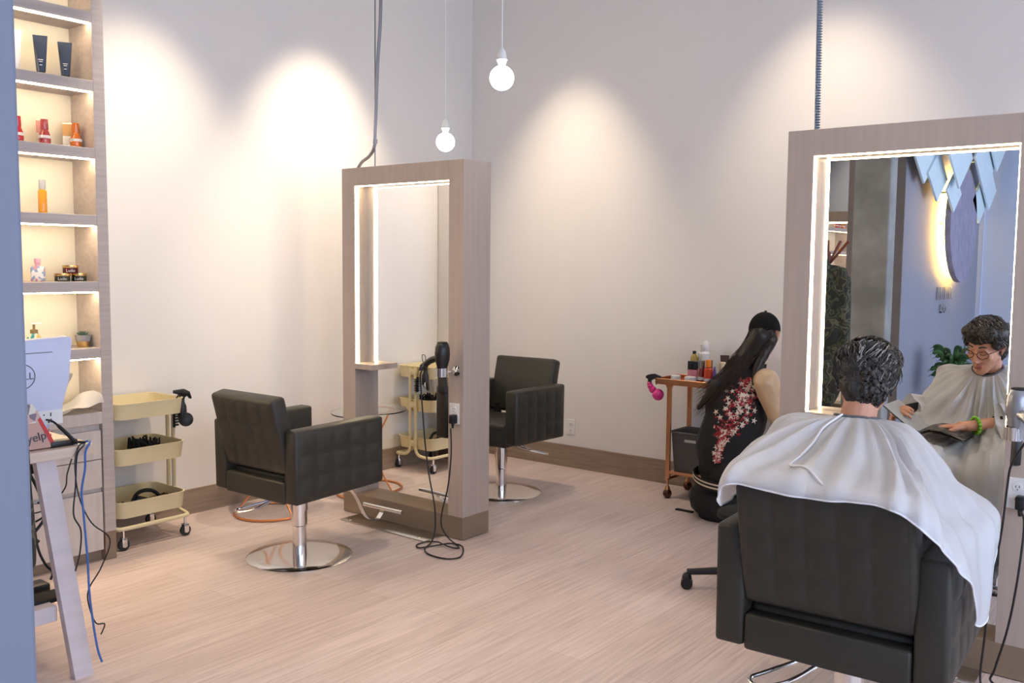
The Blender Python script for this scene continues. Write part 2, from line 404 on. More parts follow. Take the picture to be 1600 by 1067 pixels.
# ------------------------------------------------------------------ mirror stations
def make_station(loc, label):
    """Origin: middle of the station's base; mirror in the XZ plane; 0.99 wide, 0.227 deep, 2.11 high."""
    t = thing('mirror_station', loc, label, 'mirror station', 'lit mirror stations')
    W, D, H, S, P, T = .495, .1135, 2.115, .112, .13, .108
    mb = MB()
    mb.box((-W, -D, P), (-W + S, D, H), .0012, 1); mb.box((W - S, -D, P), (W, D, H), .0012, 1)
    mb.box((-W + S, -D, H - T), (W - S, D, H), .0012, 1); mb.build('frame', LAM, t)
    MB().box((-W, -D, .004), (W, D, P), .0012, 1).build('plinth', LAMD, t)
    MB().box((-W + S, -.003 - .015, P), (W - S, .003 - .015, H - T)).build('mirror', MIRROR, t)
    for sgn in (-1, 1):
        y0, y1 = sorted((sgn * (D - .006), sgn * (D - .030)))
        mb = MB(); g = .0015; zb = .94
        mb.box((-W + S, y0, zb), (-W + S + .004, y1, H - T)); mb.box((W - S - .004, y0, zb), (W - S, y1, H - T)); mb.box((-W + S, y0, H - T - .004), (W - S, y1, H - T))
        mb.build('led_strip', LED, t)
        y0, y1 = sorted((sgn * (D + .012), -.018 if sgn < 0 else -.012))
        MB().box((-W + S, y0, .905), (-W + S + .16, y1, .938), .002, 1).build('ledge', LAM, t)
        y0, y1 = sorted((sgn * (D - .004), sgn * (D + .155)))
        mb = MB().prism([(-.355, y0), (.345, y0), (.345, y1), (-.355, y1)], .001, .007, 'z', bev=.002)
        for sx in (-.29, .28): mb.lathe([(0, .011), (.008, .010), (.012, .007)], (sx, (y0 + y1) / 2 + sgn * .05, 0), 14)
        mb.build('floor_plate', STEEL, t, True)
        # double outlet with its plate, and the dryer holder on the right-hand stile (seen from this side)
        xo = -sgn * (W - .062); yy = sgn * D
        outlet_mesh(t, (xo, yy, .715), (0, sgn, 0))
        hz = .955
        mb = MB().lathe([(0, 0), (.028, 0), (.028, .006), (.008, .010), (.007, .055), (0, .055)], (xo - sgn * .014, yy, hz), 24, axis=(0, sgn, 0))
        cx = xo + sgn * .004
        mb.tube([(xo - sgn * .014, yy + sgn * .05, hz), (xo - sgn * .006, yy + sgn * .062, hz), (cx, yy + sgn * .075, hz)], .007)
        mb.lathe([(.032, -.024), (.034, -.024), (.034, .024), (.032, .024), (.032, -.024)], (cx, yy + sgn * .105, hz), 32)
        mb.build('dryer_holder', CHROME, t, True)
    return t

def outlet_mesh(parent, c, n, name='outlet', world=False, mats=None):
    """A white cover plate with two sockets facing n (in the parent's frame)."""
    M = frame3(c, V((0, 0, 1)).cross(V(n)), (0, 0, 1))
    mb = MB().box((-.036, -.058, -.001), (.036, .058, .006), .002, 2)
    mb.mi = 0
    for z in (-.024, .024):
        mb.lathe([(.017, 0), (.017, .008), (.015, .0085), (0, .0085)], (0, z, 0), 20)
        mb.mi = 1
        for x in (-.006, .006): mb.box((x - .0012, z - .002, .008), (x + .0012, z + .007, .0092))
        mb.cyl((0, z - .009, .008), (0, z - .009, .0092), .0024, seg=10); mb.mi = 0
    mb.xf(M)
    return mb.build(name, [WHITEP, BLACK], parent, world=world)

S1 = make_station((-3.885, 3.966, 0), 'double-sided mirror frame standing free behind the empty charcoal chair, dryer hung on it')
S2 = dup(S1, (-1.078, 3.966, 0), R_(.45), 'big double-sided mirror frame facing the seated customer in a white cape')
S3 = dup(S1, (-3.52, -1.9, 0), 0, 'far mirror frame seen only in the reflection beyond the concrete column')

o = outlet_mesh(None, (-4.03, 5.83, .31), (0, -1, 0), 'wall_outlet')
tag(o, 'white double power outlet low on the plain back wall', 'outlet')

# conduits dropping from the ceiling into the stations
mb = MB().tube([(-4.145, 3.96, ZC), (-4.148, 3.96, 3.1), (-4.177, 3.96, 2.73), (-4.198, 3.96, 2.36), (-4.207, 3.96, 2.25), (-4.25, 3.96, 2.195), (-4.32, 3.96, 2.16), (-4.367, 3.96, 2.108)], .010)
mb.cyl((-4.201, 3.96, 2.265), (-4.198, 3.96, 2.29), .014, seg=12)
tag(mb.build('electrical_conduit', DSTEEL, None, True), 'thin grey conduit curving down to the top of the smaller mirror frame', 'conduit')
tag(MB().tube([(-4.20, 3.966, ZC), (-4.204, 3.966, 3), (-4.208, 3.966, 2.112)], .004, 8, False).build('suspension_wire', DSTEEL, None, True), 'thin straight wire beside the curved conduit above the smaller mirror frame', 'wire')
mb = MB().cyl((-1.524, 3.966, ZC), (-1.497, 3.966, 2.112), .009)
for i in range(170):
    z = 2.115 + i * .0111; k = (z - 2.112) / (ZC - 2.112); mb.lathe([(.009, -.0025), (.0125, 0), (.009, .0025)], (-1.490 - .027 * k, 3.960, z), 10)
tag(mb.build('electrical_conduit', mat('blue_grey_conduit', (.32, .38, .46), .4, .7), None, True), 'ribbed flexible metal conduit running down to the larger mirror frame', 'conduit')

# pendant bulbs
def pendant(loc, label, first=None):
    if first: return dup(first, loc, 0, label)
    t = thing('pendant_bulb', loc, label, 'pendant light', 'bare globe pendants')
    MB().ell((0, 0, 0), .060, u=32, v=20).build('globe', BULB, t, True)
    MB().lathe([(.016, .055), (.019, .07), (.014, .075)], seg=20).build('glass_neck', WHITEP, t, True)
    MB().lathe([(.020, .072), (.024, .080), (.028, .088), (.022, .092), (.024, .10), (.018, .128), (.006, .145), (0, .146)], seg=24).build('socket', WHITEP, t, True)
    MB().cyl((0, 0, .14), (0, 0, ZC - loc[2]), .0035, seg=8).build('cord', WHITEP, t, True)
    return t
pa = pendant((-2.96, 3.64, 2.461), 'glowing bare globe bulb hanging on a white cord, the higher and larger looking one')
p2 = pendant((-4.121, 4.499, 2.325), 'glowing bare globe bulb hanging just above the smaller mirror frame', pa)
for p in (pa, p2):
    l = bpy.data.lights.new('bulb_light', 'POINT'); l.energy = 9; l.color = (1, .82, .6); l.shadow_soft_size = .062
    o = bpy.data.objects.new('bulb_light', l); COL.objects.link(o); o.location = p.location - V((0, 0, .0)); 

# ------------------------------------------------------------------ salon chairs
def make_chair(loc, rz, label, lift=0.):
    t = thing('salon_chair', loc, label, 'salon chair', 'charcoal hydraulic salon chairs', rz)
    L = lift
    for s in (-1, 1):
        x0, x1 = (.235, .325) if s > 0 else (-.325, -.235)
        mb = MB().prism([(-.285, .375), (.255, .392), (.300, .40), (.298, .745), (-.29, .738)], x0, x1, 'x', bev=.014)
        xo = s * .3245
        mb.quilt((xo, -.262, .40), (0, .54, .004), (0, 0, .318), (s, 0, 0), 5, 3, .009)
        mb.xf(Matrix.Translation((0, 0, L))); mb.build('armrest', LEATH, t, True, ang=50)
    mb = MB().box((-.234, -.285, .368), (.234, -.215, .478), .012, 3); mb.box((-.234, -.23, .368), (.234, .285, .50), .02, 3)
    mb.box((-.230, -.15, .47), (.230, .288, .525), .025, 3)
    mb.xf(Matrix.Translation((0, 0, L))); mb.build('seat', LEATH, t, True, ang=50)
    M = Matrix.Translation((0, -.225, .50)) @ Matrix.Rotation(R_(14), 4, 'X')
    mb = MB().box((-.245, -.045, .02), (.245, .045, .407), .02, 3, M)
    q = MB().quilt((-.225, -.0445, .04), (.45, 0, 0), (0, 0, .347), (0, -1, 0), 5, 3, .008)
    q.xf(M); me = bpy.data.meshes.new('q'); q.bm.to_mesh(me); q.bm.free(); mb.bm.from_mesh(me)
    mb.xf(Matrix.Translation((0, 0, L))); mb.build('backrest', LEATH, t, True, ang=50)
    for x in (-.17, .17): MB().box((x - .02, -.215, .43 + L), (x + .02, -.205 + .02, .58 + L), .003).build('back_bracket', BLACKM, t)
    # hydraulic column, disc base
    MB().lathe([(.045, .335 + L), (.045, .25), (.041, .25), (.041, .17), (.036, .165), (.036, .10), (.038, .012)][::-1], seg=32).build('hydraulic_column', CHROME, t, True)
    MB().box((-.10, -.10, .335 + L), (.10, .10, .372 + L), .01).build('swivel_plate', BLACKM, t)
    MB().lathe([(0, .013), (.04, .0135), (.20, .012), (.268, .008), (.275, .004), (.275, 0), (0, 0)], seg=72).build('round_base', CHROME, t, True)
    # footrest: flat chrome strap curling to a T bar
    mb = MB()
    strap = catmull([V(p) for p in ((.0, .18, .36 + L), (.0, .30, .345 + L), (.0, .40, .25 + L * .7), (0, .48, .115 + L * .4), (0, .56, .075 + L * .4), (0, .60, .098 + L * .4), (0, .615, .125 + L * .4))], 6)
    P = []
    for i, p in enumerate(strap):
        d = (strap[min(i + 1, len(strap) - 1)] - strap[max(i - 1, 0)]).normalized(); nrm = V((0, d.z, -d.y)) * .004
        P.append([p + V((-.016, 0, 0)) + nrm, p + V((.016, 0, 0)) + nrm, p + V((.016, 0, 0)) - nrm, p + V((-.016, 0, 0)) - nrm, p + V((-.016, 0, 0)) + nrm])
    mb.grid(P); mb.cyl((-.155, .615, .13 + L * .4), (.155, .615, .13 + L * .4), .0125, seg=20)
    mb.build('footrest', CHROME, t, True)
    # pump lever, a bent loop of chrome rod
    mb = MB().tube([(-.06, -.02, .345 + L), (-.11, -.08, .305 + L), (-.20, -.17, .268 + L), (-.235, -.215, .255 + L), (-.20, -.245, .252 + L), (-.12, -.20, .270 + L), (-.03, -.10, .335 + L)], .0065)
    mb.build('pump_lever', CHROME, t, True)
    mb = MB().cyl((.03, 0, .325 + L), (.085, -.01, .318 + L), .006, seg=12); mb.ell((.088, -.01, .318 + L), .011); mb.build('lock_knob', CHROME, t, True)
    return t
make_chair((-3.875, 3.10, 0), R_(1), 'empty charcoal quilted salon chair in front of the smaller mirror, back towards us')
make_chair((-3.94, 4.87, 0), R_(184), 'empty charcoal salon chair behind the smaller mirror frame, facing towards us')
make_chair((-.905, 2.83, 0), R_(3), 'charcoal quilted salon chair the customer in the white cape sits in', .05)

# ------------------------------------------------------------------ glass side tables with copper bases
GLS = glass_mat('clear_glass', (.93, .98, .96))
def side_table(loc, label, first=None):
    if first: return dup(first, loc, .4, label)
    t = thing('glass_side_table', loc, label, 'side table', 'round glass tables on copper rings')
    MB().lathe([(0, .545), (.25, .545), (.252, .549), (.25, .553), (0, .553)], seg=72).build('glass_top', GLS, t, True)
    mb = MB(); ring = lambda r, z, c=(0, 0): [(c[0] + r * math.cos(a), c[1] + r * math.sin(a), z) for a in [2 * math.pi * i / 20 for i in range(20)]]
    mb.tube(ring(.215, .009), .008, closed=True)
    for k in range(3):
        a = k * 2 * math.pi / 3
        mb.tube([(.21 * math.cos(a), .21 * math.sin(a), .012), (.05 * math.cos(a + .4), .05 * math.sin(a + .4), .27), (.16 * math.cos(a + .8), .16 * math.sin(a + .8), .54)], .006)
    mb.tube(ring(.165, .538), .006, closed=True)
    mb.build('copper_base', COPPER, t, True)
    return t
ta = side_table((-4.69, 3.53, 0), 'round glass side table on a copper ring base beside the left wall')
side_table((-4.60, 4.27, 0), 'round glass side table standing behind the left end of the smaller mirror frame', ta)
# ------------------------------------------------------------------ built-in shelving against the left wall
FX, BX = -4.577, -4.807
PANELS = mat('panel_side_paint', srgb(226, 222, 220), .6, var=.01)
sh = thing('shelving_unit', (-4.69, 1.65, 0), 'tall built-in pale wood shelving with lit shelves at the left wall', 'shelving')
MB().box((FX - .47, 2.41, .148), (FX, 2.47, ZC - .02), .002, 1).build('side_panel', [LAMH, PANELS], sh, world=True)
for f in sh.children[0].data.polygons: f.material_index = 1 if f.normal.y > .9 else 0
MB().box((FX - .47, 2.41, 0), (FX - .002, 2.47, .148), .001, 1).build('side_panel_foot', LAMD, sh, world=True)
MB().box((BX - .03, .80, .78), (BX, 2.41, ZC - .02)).build('back_panel', SHB, sh, world=True)
tops = [3.44, 3.106, 2.772, 2.438, 2.107, 1.775, 1.443, 1.107]
for z in tops:
    s_ = MB().box((BX, .80, z - .052), (FX + .001, 2.41, z), .002, 1).build('shelf', LAMH, sh, world=True)
    MB().box((FX - .028, .80, z - .058), (FX - .014, 2.405, z - .0525)).build('led_strip', LEDS, s_).location = (0, 0, 0)
    c = s_.children[0]; c.data.transform(Matrix.Translation(-root_loc(sh)))
ct = tag(MB().box((-5.045, .80, .717), (FX + .004, 2.409, .779), .003, 1).build('worktop', LAMP), 'pale wood worktop at the foot of the lit shelving', 'worktop')
cb = thing('drawer_cabinet', (-4.8, 1.6, 0), 'pale wood drawer cabinet under the worktop of the shelving', 'cabinet')
MB().box((-5.045, .80, .13), (FX - .03, 2.409, .716)).build('body', LAMP, cb, world=True)
MB().box((-5.045, .80, 0), (FX - .04, 2.409, .129)).build('plinth', LAMD, cb, world=True)
for (za, zb) in ((.535, .684), (.386, .531), (.06, .362)):
    for (ya, yb) in ((.80, 1.60), (1.603, 2.405)):
        MB().box((FX - .03, ya + .002, za), (FX - .004, yb - .002, zb), .002, 1).build('drawer', LAMP, cb, world=True)
BAG = mat('blue_white_plastic', srgb(70, 110, 215), .5, var=.05)

def dent(p, a): return p + V((noise.noise(p * 9) * a, noise.noise(p * 9 + V((5, 1, 2))) * a, noise.noise(p * 11 + V((1, 7, 3))) * a))
P = [[dent(V((-4.86 + .33 * i / 12, 2.06 + .34 * j / 12, .815 + .06 * math.sin(i * .5) * math.sin(j * .45))), .03) for j in range(13)] for i in range(13)]
for row in P:
    for p in row: p.z = max(p.z, .783)
tag(MB().grid(P, .002).build('paper_bag', PAPER, None, True), 'crumpled white paper bag lying on the worktop', 'bag')
P = [[dent(V((-4.80 + .17 * i / 10, 1.98 + .20 * j / 10, .86 + .03 * math.sin(i * .7) * math.sin(j * .5))), .035) for j in range(11)] for i in range(11)]
tag(MB().grid(P, .002).build('plastic_bag', BAG, None, True), 'crumpled blue plastic bag next to the white paper bag', 'bag')
P = [[dent(V((-4.74 + .06 * i / 5, 2.24 + .07 * j / 5, .86 + .10 * i / 5)), .03) for j in range(6)] for i in range(6)]
tag(MB().grid(P, .002).build('tissue', PAPER, None, True), 'crumpled tissue standing up from the pile on the worktop', 'tissue')

# ------------------------------------------------------------------ products on the shelves
def tinted(name, col, rough=.12, a=.9): return mat(name, col, rough, var=.05, coat=.5)
DGREY = mat('metallic_grey_tube', (.10, .13, .19), .18, .75, var=.1)
REDG = mat('red_serum_glass', (.55, .02, .03), .08, var=.1, coat=.6, trans=.25)
ROSEG = mat('rose_red_serum_glass', (.42, .06, .06), .08, var=.1, coat=.6, trans=.2)
ORG = mat('orange_serum_glass', (.75, .19, .02), .08, var=.1, coat=.6, trans=.25)
AMB = mat('amber_oil', (.95, .40, .02), .08, var=.06, coat=.5, trans=.3)
GOLDM = mat('gold_foil', (.80, .55, .22), .25, 1.)
LABEL = mat('white_label', (.75, .73, .72), .5)
PINKL = mat('pink_lacquer', (.80, .42, .48), .3, var=.04)
CLEARP = mat('clear_plastic', (.85, .86, .87), .1, trans=.6, var=.02)

def tube_bottle(loc, h, m, label, rz=0., cap=None, w=.031, group=None, name='cream_tube'):
    """Squeeze tube standing on its cap, crimped flat at the top."""
    t = thing(name, loc, label, 'tube', group, rz)
    rings = []; n = 24
    for k in range(9):
        f = k / 8; z = .022 + (h - .022) * f; a = w * (.62 + .38 * f); b = w * .62 * (1 - f) + .0012
        rings.append([V((a * math.cos(2 * math.pi * i / n), b * math.sin(2 * math.pi * i / n), z)) for i in range(n + 1)])
    MB().grid(rings).build('tube_body', m, t, True)
    MB().lathe([(w * .55, 0), (w * .6, .003), (w * .6, .024), (0, .0245)], seg=24).build('cap', cap or m, t, True)
    return t
def facing(x, y): return math.atan2(-x, y)     # local -Y turned towards the camera at the origin

for (x, y, z, h, m, lab) in ((-4.68, 2.205, 2.438, .195, DGREY, 'dark metallic grey squeeze tube on the lit shelf, the further left of two'),
                             (-4.68, 2.325, 2.438, .185, DGREY, 'dark metallic grey squeeze tube on the lit shelf, nearer the end panel'),
                             (-4.68, 2.083, 2.438, .20, WHITEP, 'white squeeze tube half hidden by the blue pier, top shelf')):
    t = tube_bottle((x, y, z), h, m, lab, facing(x, y), BLACK if m == DGREY else WHITEP, .033, 'squeeze tubes on the top shelf')
    if m == DGREY:
        mb = MB()
        for k, (w_, zz) in enumerate(((.022, .075), (.016, .066), (.012, .05))): mb.box((-w_ / 2, -.0205, zz), (w_ / 2, -.0165, zz + .003))
        mb.build('print', LABEL, t)

def serum(loc, m, label, first=None):
    t = thing('serum_bottle', loc, label, 'bottle', 'serum bottles on the lit shelf', facing(loc[0], loc[1]))
    MB().lathe([(0, .001), (.024, 0), (.027, .006), (.028, .03), (.026, .05), (.019, .07), (.0165, .078), (0, .078)], seg=32).build('glass_body', m, t, True)
    MB().lathe([(.0285, .034), (.0282, .048)], seg=32).build('label_band', LABEL, t, True)
    MB().lathe([(0, .078), (.014, .078), (.014, .094), (.006, .098), (.006, .112), (0, .113)], seg=20).build('pump', BLACK, t, True)
    MB().lathe([(.0175, .076), (.0185, .08), (.0170, .126), (0, .127)], seg=24).build('cap', m, t, True)
    return t
serum((-4.68, 2.083, 2.107), REDG, 'bright red serum bottle at the pier edge of the shelf')
serum((-4.68, 2.212, 2.107), ROSEG, 'rose red serum bottle in the middle of the shelf')
serum((-4.68, 2.368, 2.107), ORG, 'orange serum bottle nearest the end panel')
def carton(loc, s, m, label, band=None):
    t = thing('carton', loc, label, 'box', 'cartons behind the serum bottles', facing(loc[0], loc[1]))
    MB().box((-s[0] / 2, -s[1] / 2, 0), (s[0] / 2, s[1] / 2, s[2]), .001).build('body', m, t)
    MB().box((-s[0] / 2 - .0006, -s[1] / 2 - .0006, s[2] * .5), (s[0] / 2 + .0006, s[1] / 2 + .0006, s[2] * .95)).build('printed_band', band, t)
carton((-4.74, 2.225, 2.107), (.045, .045, .13), mat('cream_carton', (.8, .72, .62), .6), 'cream carton with a pink band behind the rose red serum bottle', mat('pink_band', (.65, .3, .28), .5))
carton((-4.745, 2.36, 2.107), (.048, .045, .13), mat('ivory_carton', (.82, .78, .68), .6), 'ivory carton with a golden band behind the orange serum bottle', mat('brown_gold_band', (.55, .32, .10), .4))
t = thing('spray_bottle', (-4.68, 2.192, 1.775), 'slim amber oil bottle with clear cap alone on its shelf', 'bottle')
MB().lathe([(0, 0), (.019, 0), (.020, .004), (.020, .108), (.012, .12), (0, .12)], seg=28).build('glass_body', AMB, t, True)
MB().lathe([(.013, .118), (.016, .12), (.0155, .165), (0, .166)], seg=24).build('clear_cap', CLEARP, t, True)
MB().lathe([(0, .12), (.009, .12), (.009, .15), (0, .151)], seg=16).build('nozzle', WHITEP, t, True)
t = thing('bottle', (-4.68, 2.052, 1.443), 'magenta printed bottle half hidden at the pier edge', 'bottle')
MB().lathe([(0, 0), (.022, 0), (.022, .10), (.010, .112), (0, .112)]).build('glass_body', mat('magenta_print', (.35, .03, .16), .3, var=.3, scale=60), t, True)
MB().lathe([(0, .11), (.011, .11), (.011, .145), (0, .146)]).build('cap', PINKL, t, True)
t = thing('perfume_bottle', (-4.68, 2.158, 1.443), 'square clear bottle with a floral print and pale cap', 'bottle', None, facing(-4.68, 2.158))
MB().box((-.032, -.016, 0), (.032, .016, .075), .006, 3).build('glass_body', FLORAL, t, True)
MB().lathe([(0, .075), (.012, .075), (.012, .09), (.016, .092), (.015, .112), (0, .113)]).build('cap', PINKL, t, True)
def jar(loc, lid, body, label, r=.033, h=.040, group=None, first=None):
    t = thing('jar', loc, label, 'jar', group, facing(loc[0], loc[1]))
    MB().lathe([(0, 0), (r * .96, 0), (r, .003), (r, h * .68), (0, h * .68)], seg=32).build('body', body, t, True)
    MB().lathe([(r * 1.03, h * .68), (r * 1.05, h * .72), (r * 1.05, h * .96), (r, h), (0, h)], seg=32).build('lid', lid, t, True)
    return t
g_ = 'black jars with gold lids'
DJAR = mat('dark_green_jar', (.015, .022, .014), .25); MJAR = mat('maroon_jar', (.10, .008, .01), .25)
for loc, b, lab in (((-4.66, 2.268, 1.443), DJAR, 'black jar with gold lid, the left one under the maroon jar'), ((-4.66, 2.352, 1.443), DJAR, 'black jar with gold lid, the right one next to the end panel'),
                    ((-4.66, 2.310, 1.4835), MJAR, 'maroon jar with gold lid stacked on top of the two black jars')):
    t = jar(loc, GOLDM, b, lab, .036, .040, g_)
    lettering('Ludo', t, .02, Matrix.Translation((0, -.0366, .0135)) @ Matrix.Rotation(R_(90), 4, 'X'), LABEL, world=False)
t = thing('soap_dispenser', (-4.68, 2.13, 1.107), 'fish-scale patterned soap dispenser with white pump behind the computer', 'dispenser', None, facing(-4.68, 2.13))
MB().lathe([(0, 0), (.04, 0), (.043, .01), (.040, .05), (.022, .075), (.018, .085), (0, .085)], sx=1, sy=.6).build('bottle_body', SCALE, t, True)
MB().lathe([(0, .083), (.018, .083), (.018, .10), (.006, .103), (.006, .128), (0, .128)]).build('collar', mat('bronze_cap', (.28, .2, .08), .35, .6), t, True)
MB().box((-.008, -.008, .126), (.036, .008, .134), .003).build('pump', WHITEP, t, True)
t = thing('pill_jar', (-4.68, 2.27, 1.107), 'small round white jar peeking over the computer', 'jar')
MB().lathe([(0, 0), (.027, 0), (.029, .02), (.027, .05), (.018, .062), (0, .066)]).build('body', WHITEP, t, True)
t = thing('potted_succulent', (-4.675, 2.372, 1.107), 'small spiky succulent in a grey and gold pot beside the end panel', 'plant')
MB().lathe([(0, 0), (.028, 0), (.0335, .030), (0, .030)]).build('pot_base', GOLDM, t, True)
MB().lathe([(.0335, .030), (.041, .062), (.036, .062), (.034, .055), (0, .055)]).build('pot', mat('cement_pot', srgb(160, 160, 158), .8), t, True)
mb = MB()
for k in range(22):
    a = k * 2.4; tl = .25 + .75 * (k / 22); L = .040 * (.6 + .4 * tl)
    d = V((math.cos(a) * tl, math.sin(a) * tl, 1.1 - .6 * tl)).normalized(); b = V((0, 0, .054))
    mb.tube([b, b + d * L * .55, b + d * L], .005, 6, False, radii=[.004, .0055, .0006])
mb.build('leaves', mat('succulent_green', srgb(84, 110, 96), .5, var=.2), t, True)

# ------------------------------------------------------------------ reception desk, computer and clutter
DW = mat('desk_wood', srgb(208, 200, 205), .45, var=.05, scale=3, stretch=(8, .8, 8))
DWT = mat('desk_top_wood', srgb(214, 196, 182), .45, var=.06, scale=3, stretch=(8, .8, 8))
DWE = mat('desk_leg_shaded_side', srgb(176, 150, 128), .5)  # brown of the leg's shaded side, shade put into the colour; unused
dk = thing('reception_desk', (-3.6, 1.2, 0), 'pale reception desk on slanted plank legs beside the blue pier', 'desk')
MB().prism([(-4.25, .60), (-3.378, .60), (-3.375, 1.72), (-3.405, 1.755), (-4.25, 1.765)], .825, .862, 'z', bev=.003).build('desktop', [DWT], dk, world=True)
def leg(y0, s, x0=-3.43):
    mb = MB()
    P0 = [V((x0 + .03 * 0, y0 + .045 * 0, .824))]
    for (xa, xb) in ((x0 - .03, x0 + .005),):
        A = [(xa, y0 - .035, .824), (xb, y0 - .035, .824), (xb, y0 + .035, .824), (xa, y0 + .035, .824)]
        o = V((.092, .075 * s, -.824)); vs = [mb.bm.verts.new(p) for p in A] + [mb.bm.verts.new(V(p) + o) for p in A]
        for f in ((0, 1, 2, 3), (7, 6, 5, 4), (0, 4, 5, 1), (1, 5, 6, 2), (2, 6, 7, 3), (3, 7, 4, 0)): mb.bm.faces.new([vs[i] for i in f])
    return mb
leg(1.585, 1).build('leg', DW, dk, world=True)
leg(.80, -1).build('leg', DW, dk, world=True)
m_ = leg(1.585, 1); m_.xf(Matrix.Translation((-3.43 * 2 - .36, 0, 0)) @ Matrix.Diagonal((-1, 1, 1, 1))); m_.build('leg', DW, dk, world=True)
MB().box((-4.05, 1.50, .215), (-3.405, 1.60, .275), .003, 1).build('stretcher', DW, dk, world=True)
MB().box((-4.05, .85, .240), (-3.60, 1.70, .265), .002, 1).build('lower_shelf', DWT, dk, world=True)

cpm = mat('computer_white', srgb(206, 214, 240), .35, var=.01)
cp = thing('desktop_computer', (-3.52, 1.5, .862), 'white all-in-one computer seen from behind on the reception desk', 'computer')
poly = [(1.20, .98), (1.20, 1.243), (1.725, 1.262), (1.738, 1.255), (1.722, 1.10), (1.69, .985), (1.62, .90), (1.35, .90), (1.30, .98)]
MB().prism(poly, -3.555, -3.505, 'x', bev=.006).build('display_housing', cpm, cp, True, world=True)
MB().box((-3.560, 1.215, .995), (-3.5555, 1.715, 1.245)).build('screen', mat('dark_screen', (.01, .01, .012), .1), cp, world=True)
MB().prism([(-3.56, .8625), (-3.46, .8625), (-3.49, .95), (-3.53, .95)], 1.35, 1.62, 'y', bev=.004).build('stand', cpm, cp, True, world=True)
mb = MB(); mb.box((-3.5045, 1.24, 1.205), (-3.5038, 1.66, 1.208)); mb.build('seam', mat('seam_grey', (.15, .15, .18), .5), cp, world=True)
mb = MB().box((-3.5050, 1.60, .935), (-3.5025, 1.69, .988), .001); mb.mi = 1
mb.cyl((-3.503, 1.620, .973), (-3.5015, 1.620, .973), .0028, seg=10); mb.box((-3.503, 1.643, .966), (-3.5015, 1.647, .980)); mb.box((-3.503, 1.634, .942), (-3.5015, 1.640, .956)); mb.box((-3.503, 1.644, .942), (-3.5015, 1.648, .957))
mb.build('port_panel', [WHITEP, BLACK], cp, world=True)
LOGO = mat('logo_grey', (.07, .08, .11), .4)
MY = Matrix(((0, 0, 1, 0), (1, 0, 0, 0), (0, 1, 0, 0), (0, 0, 0, 1)))     # text lying in the YZ plane, read from +X
lettering('DELL', cp, .036, Matrix.Translation((-3.5042, 1.548, 1.122)) @ MY, LOGO)
MB().tube([(-3.5042, 1.548 + .045 * math.cos(a), 1.122 + .045 * math.sin(a)) for a in [i * math.pi / 12 for i in range(24)]], .0016, 6, False, closed=True).build('logo_ring', LOGO, cp, world=True)

# paper bag / leaflet stand with lettering
card = thing('gift_bag', (-3.42, 1.53, .862), 'brown paper bag printed with a photo and red white lettering in front of the computer', 'bag')
KR = mat('kraft_pink_paper', srgb(196, 160, 148), .6, var=.06)
Mx = Matrix.Translation((-3.435, 0, .8635)) @ Matrix.Rotation(R_(-8), 4, 'Y')
bp = [(1.40, .0), (1.600, .0), (1.618, .012), (1.565, .135), (1.548, .165), (1.40, .165)]
MB().prism(bp, -.022, .022, 'x', Mx, .002).build('bag_body', KR, card, world=True)
PH = blotch_mat('printed_photo', [(.55, .50, .42), (.25, .18, .17), (.60, .40, .35), (.70, .68, .60), (.20, .15, .2)], 45, .4, 'vor')
MB().prism([(1.40, .095), (1.580, .095), (1.565, .135), (1.548, .164), (1.40, .164)], .0222, .0232, 'x', Mx).build('printed_photo', PH, card, world=True)
MB().prism([(1.605, .002), (1.617, .012), (1.572, .115), (1.562, .105)], .0222, .0235, 'x', Mx).build('red_band', mat('print_red', (.55, .03, .03), .4), card, world=True)
for k, (d, m_) in enumerate(((.0238, WHITEP), (.0246, mat('ink_black', (.02, .02, .03), .4)))):
    lettering('yelp', card, .044 if k else .0455, Mx @ Matrix.Translation((d, 1.552, .042)) @ MY @ Matrix.Rotation(R_(8), 4, 'Z'), m_)
mb = MB()
for a in (10, 82, 154, 226, 298):
    c_, s_ = math.cos(R_(a)), math.sin(R_(a)); mb.prism([(1.597 + .004 * c_ - .004 * s_, .054 + .004 * s_ + .004 * c_), (1.597 + .014 * c_ - .003 * s_, .054 + .014 * s_ + .003 * c_), (1.597 + .014 * c_ + .003 * s_, .054 + .014 * s_ - .003 * c_)], .0236, .0244, 'x', Mx)
mb.build('burst_mark', mat('burst_red', (.5, .02, .05), .4), card, world=True)
BLU = mat('blue_cable', (.05, .15, .45), .4)
tag(MB().tube([(-3.50, 1.628, .955), (-3.46, 1.635, .95), (-3.43, 1.66, .915), (-3.41, 1.68, .885), (-3.40, 1.69, .872)], .004, radii=[.004, .004, .007, .007, .004]).build('power_plug_cable', BLACK, None, True), 'black power lead plugged into the back of the white computer', 'cable')
mb = MB().box((-3.46, 1.60, .8625), (-3.41, 1.70, .885), .005); mb.cyl((-3.415, 1.69, .873), (-3.395, 1.72, .87), .005, seg=10)
tag(mb.build('power_adapter', BLACK, None, True), 'small black adapter on the desktop beside the paper bag', 'adapter')
tag(MB().lathe([(0, 0), (.03, 0), (.03, .003), (0, .003)], (-3.405, 1.712, .8625), 24).build('cable_grommet', WHITEP, None, True), 'round white cable grommet at the corner of the reception desktop', 'grommet')
def cable(name, pts, r, m, label, **k): return tag(MB().tube(pts, r, 8, **k).build(name, m, None, True), label, 'cable')
cable('network_cable', [(-3.405, 1.712, .867), (-3.39, 1.73, .874), (-3.366, 1.72, .868), (-3.358, 1.70, .84), (-3.345, 1.69, .78), (-3.345, 1.675, .70), (-3.33, 1.672, .62), (-3.31, 1.672, .45), (-3.30, 1.672, .30), (-3.285, 1.685, .127), (-3.28, 1.70, .06)], .0042, BLU, 'blue network cable dangling down in front of the desk leg')
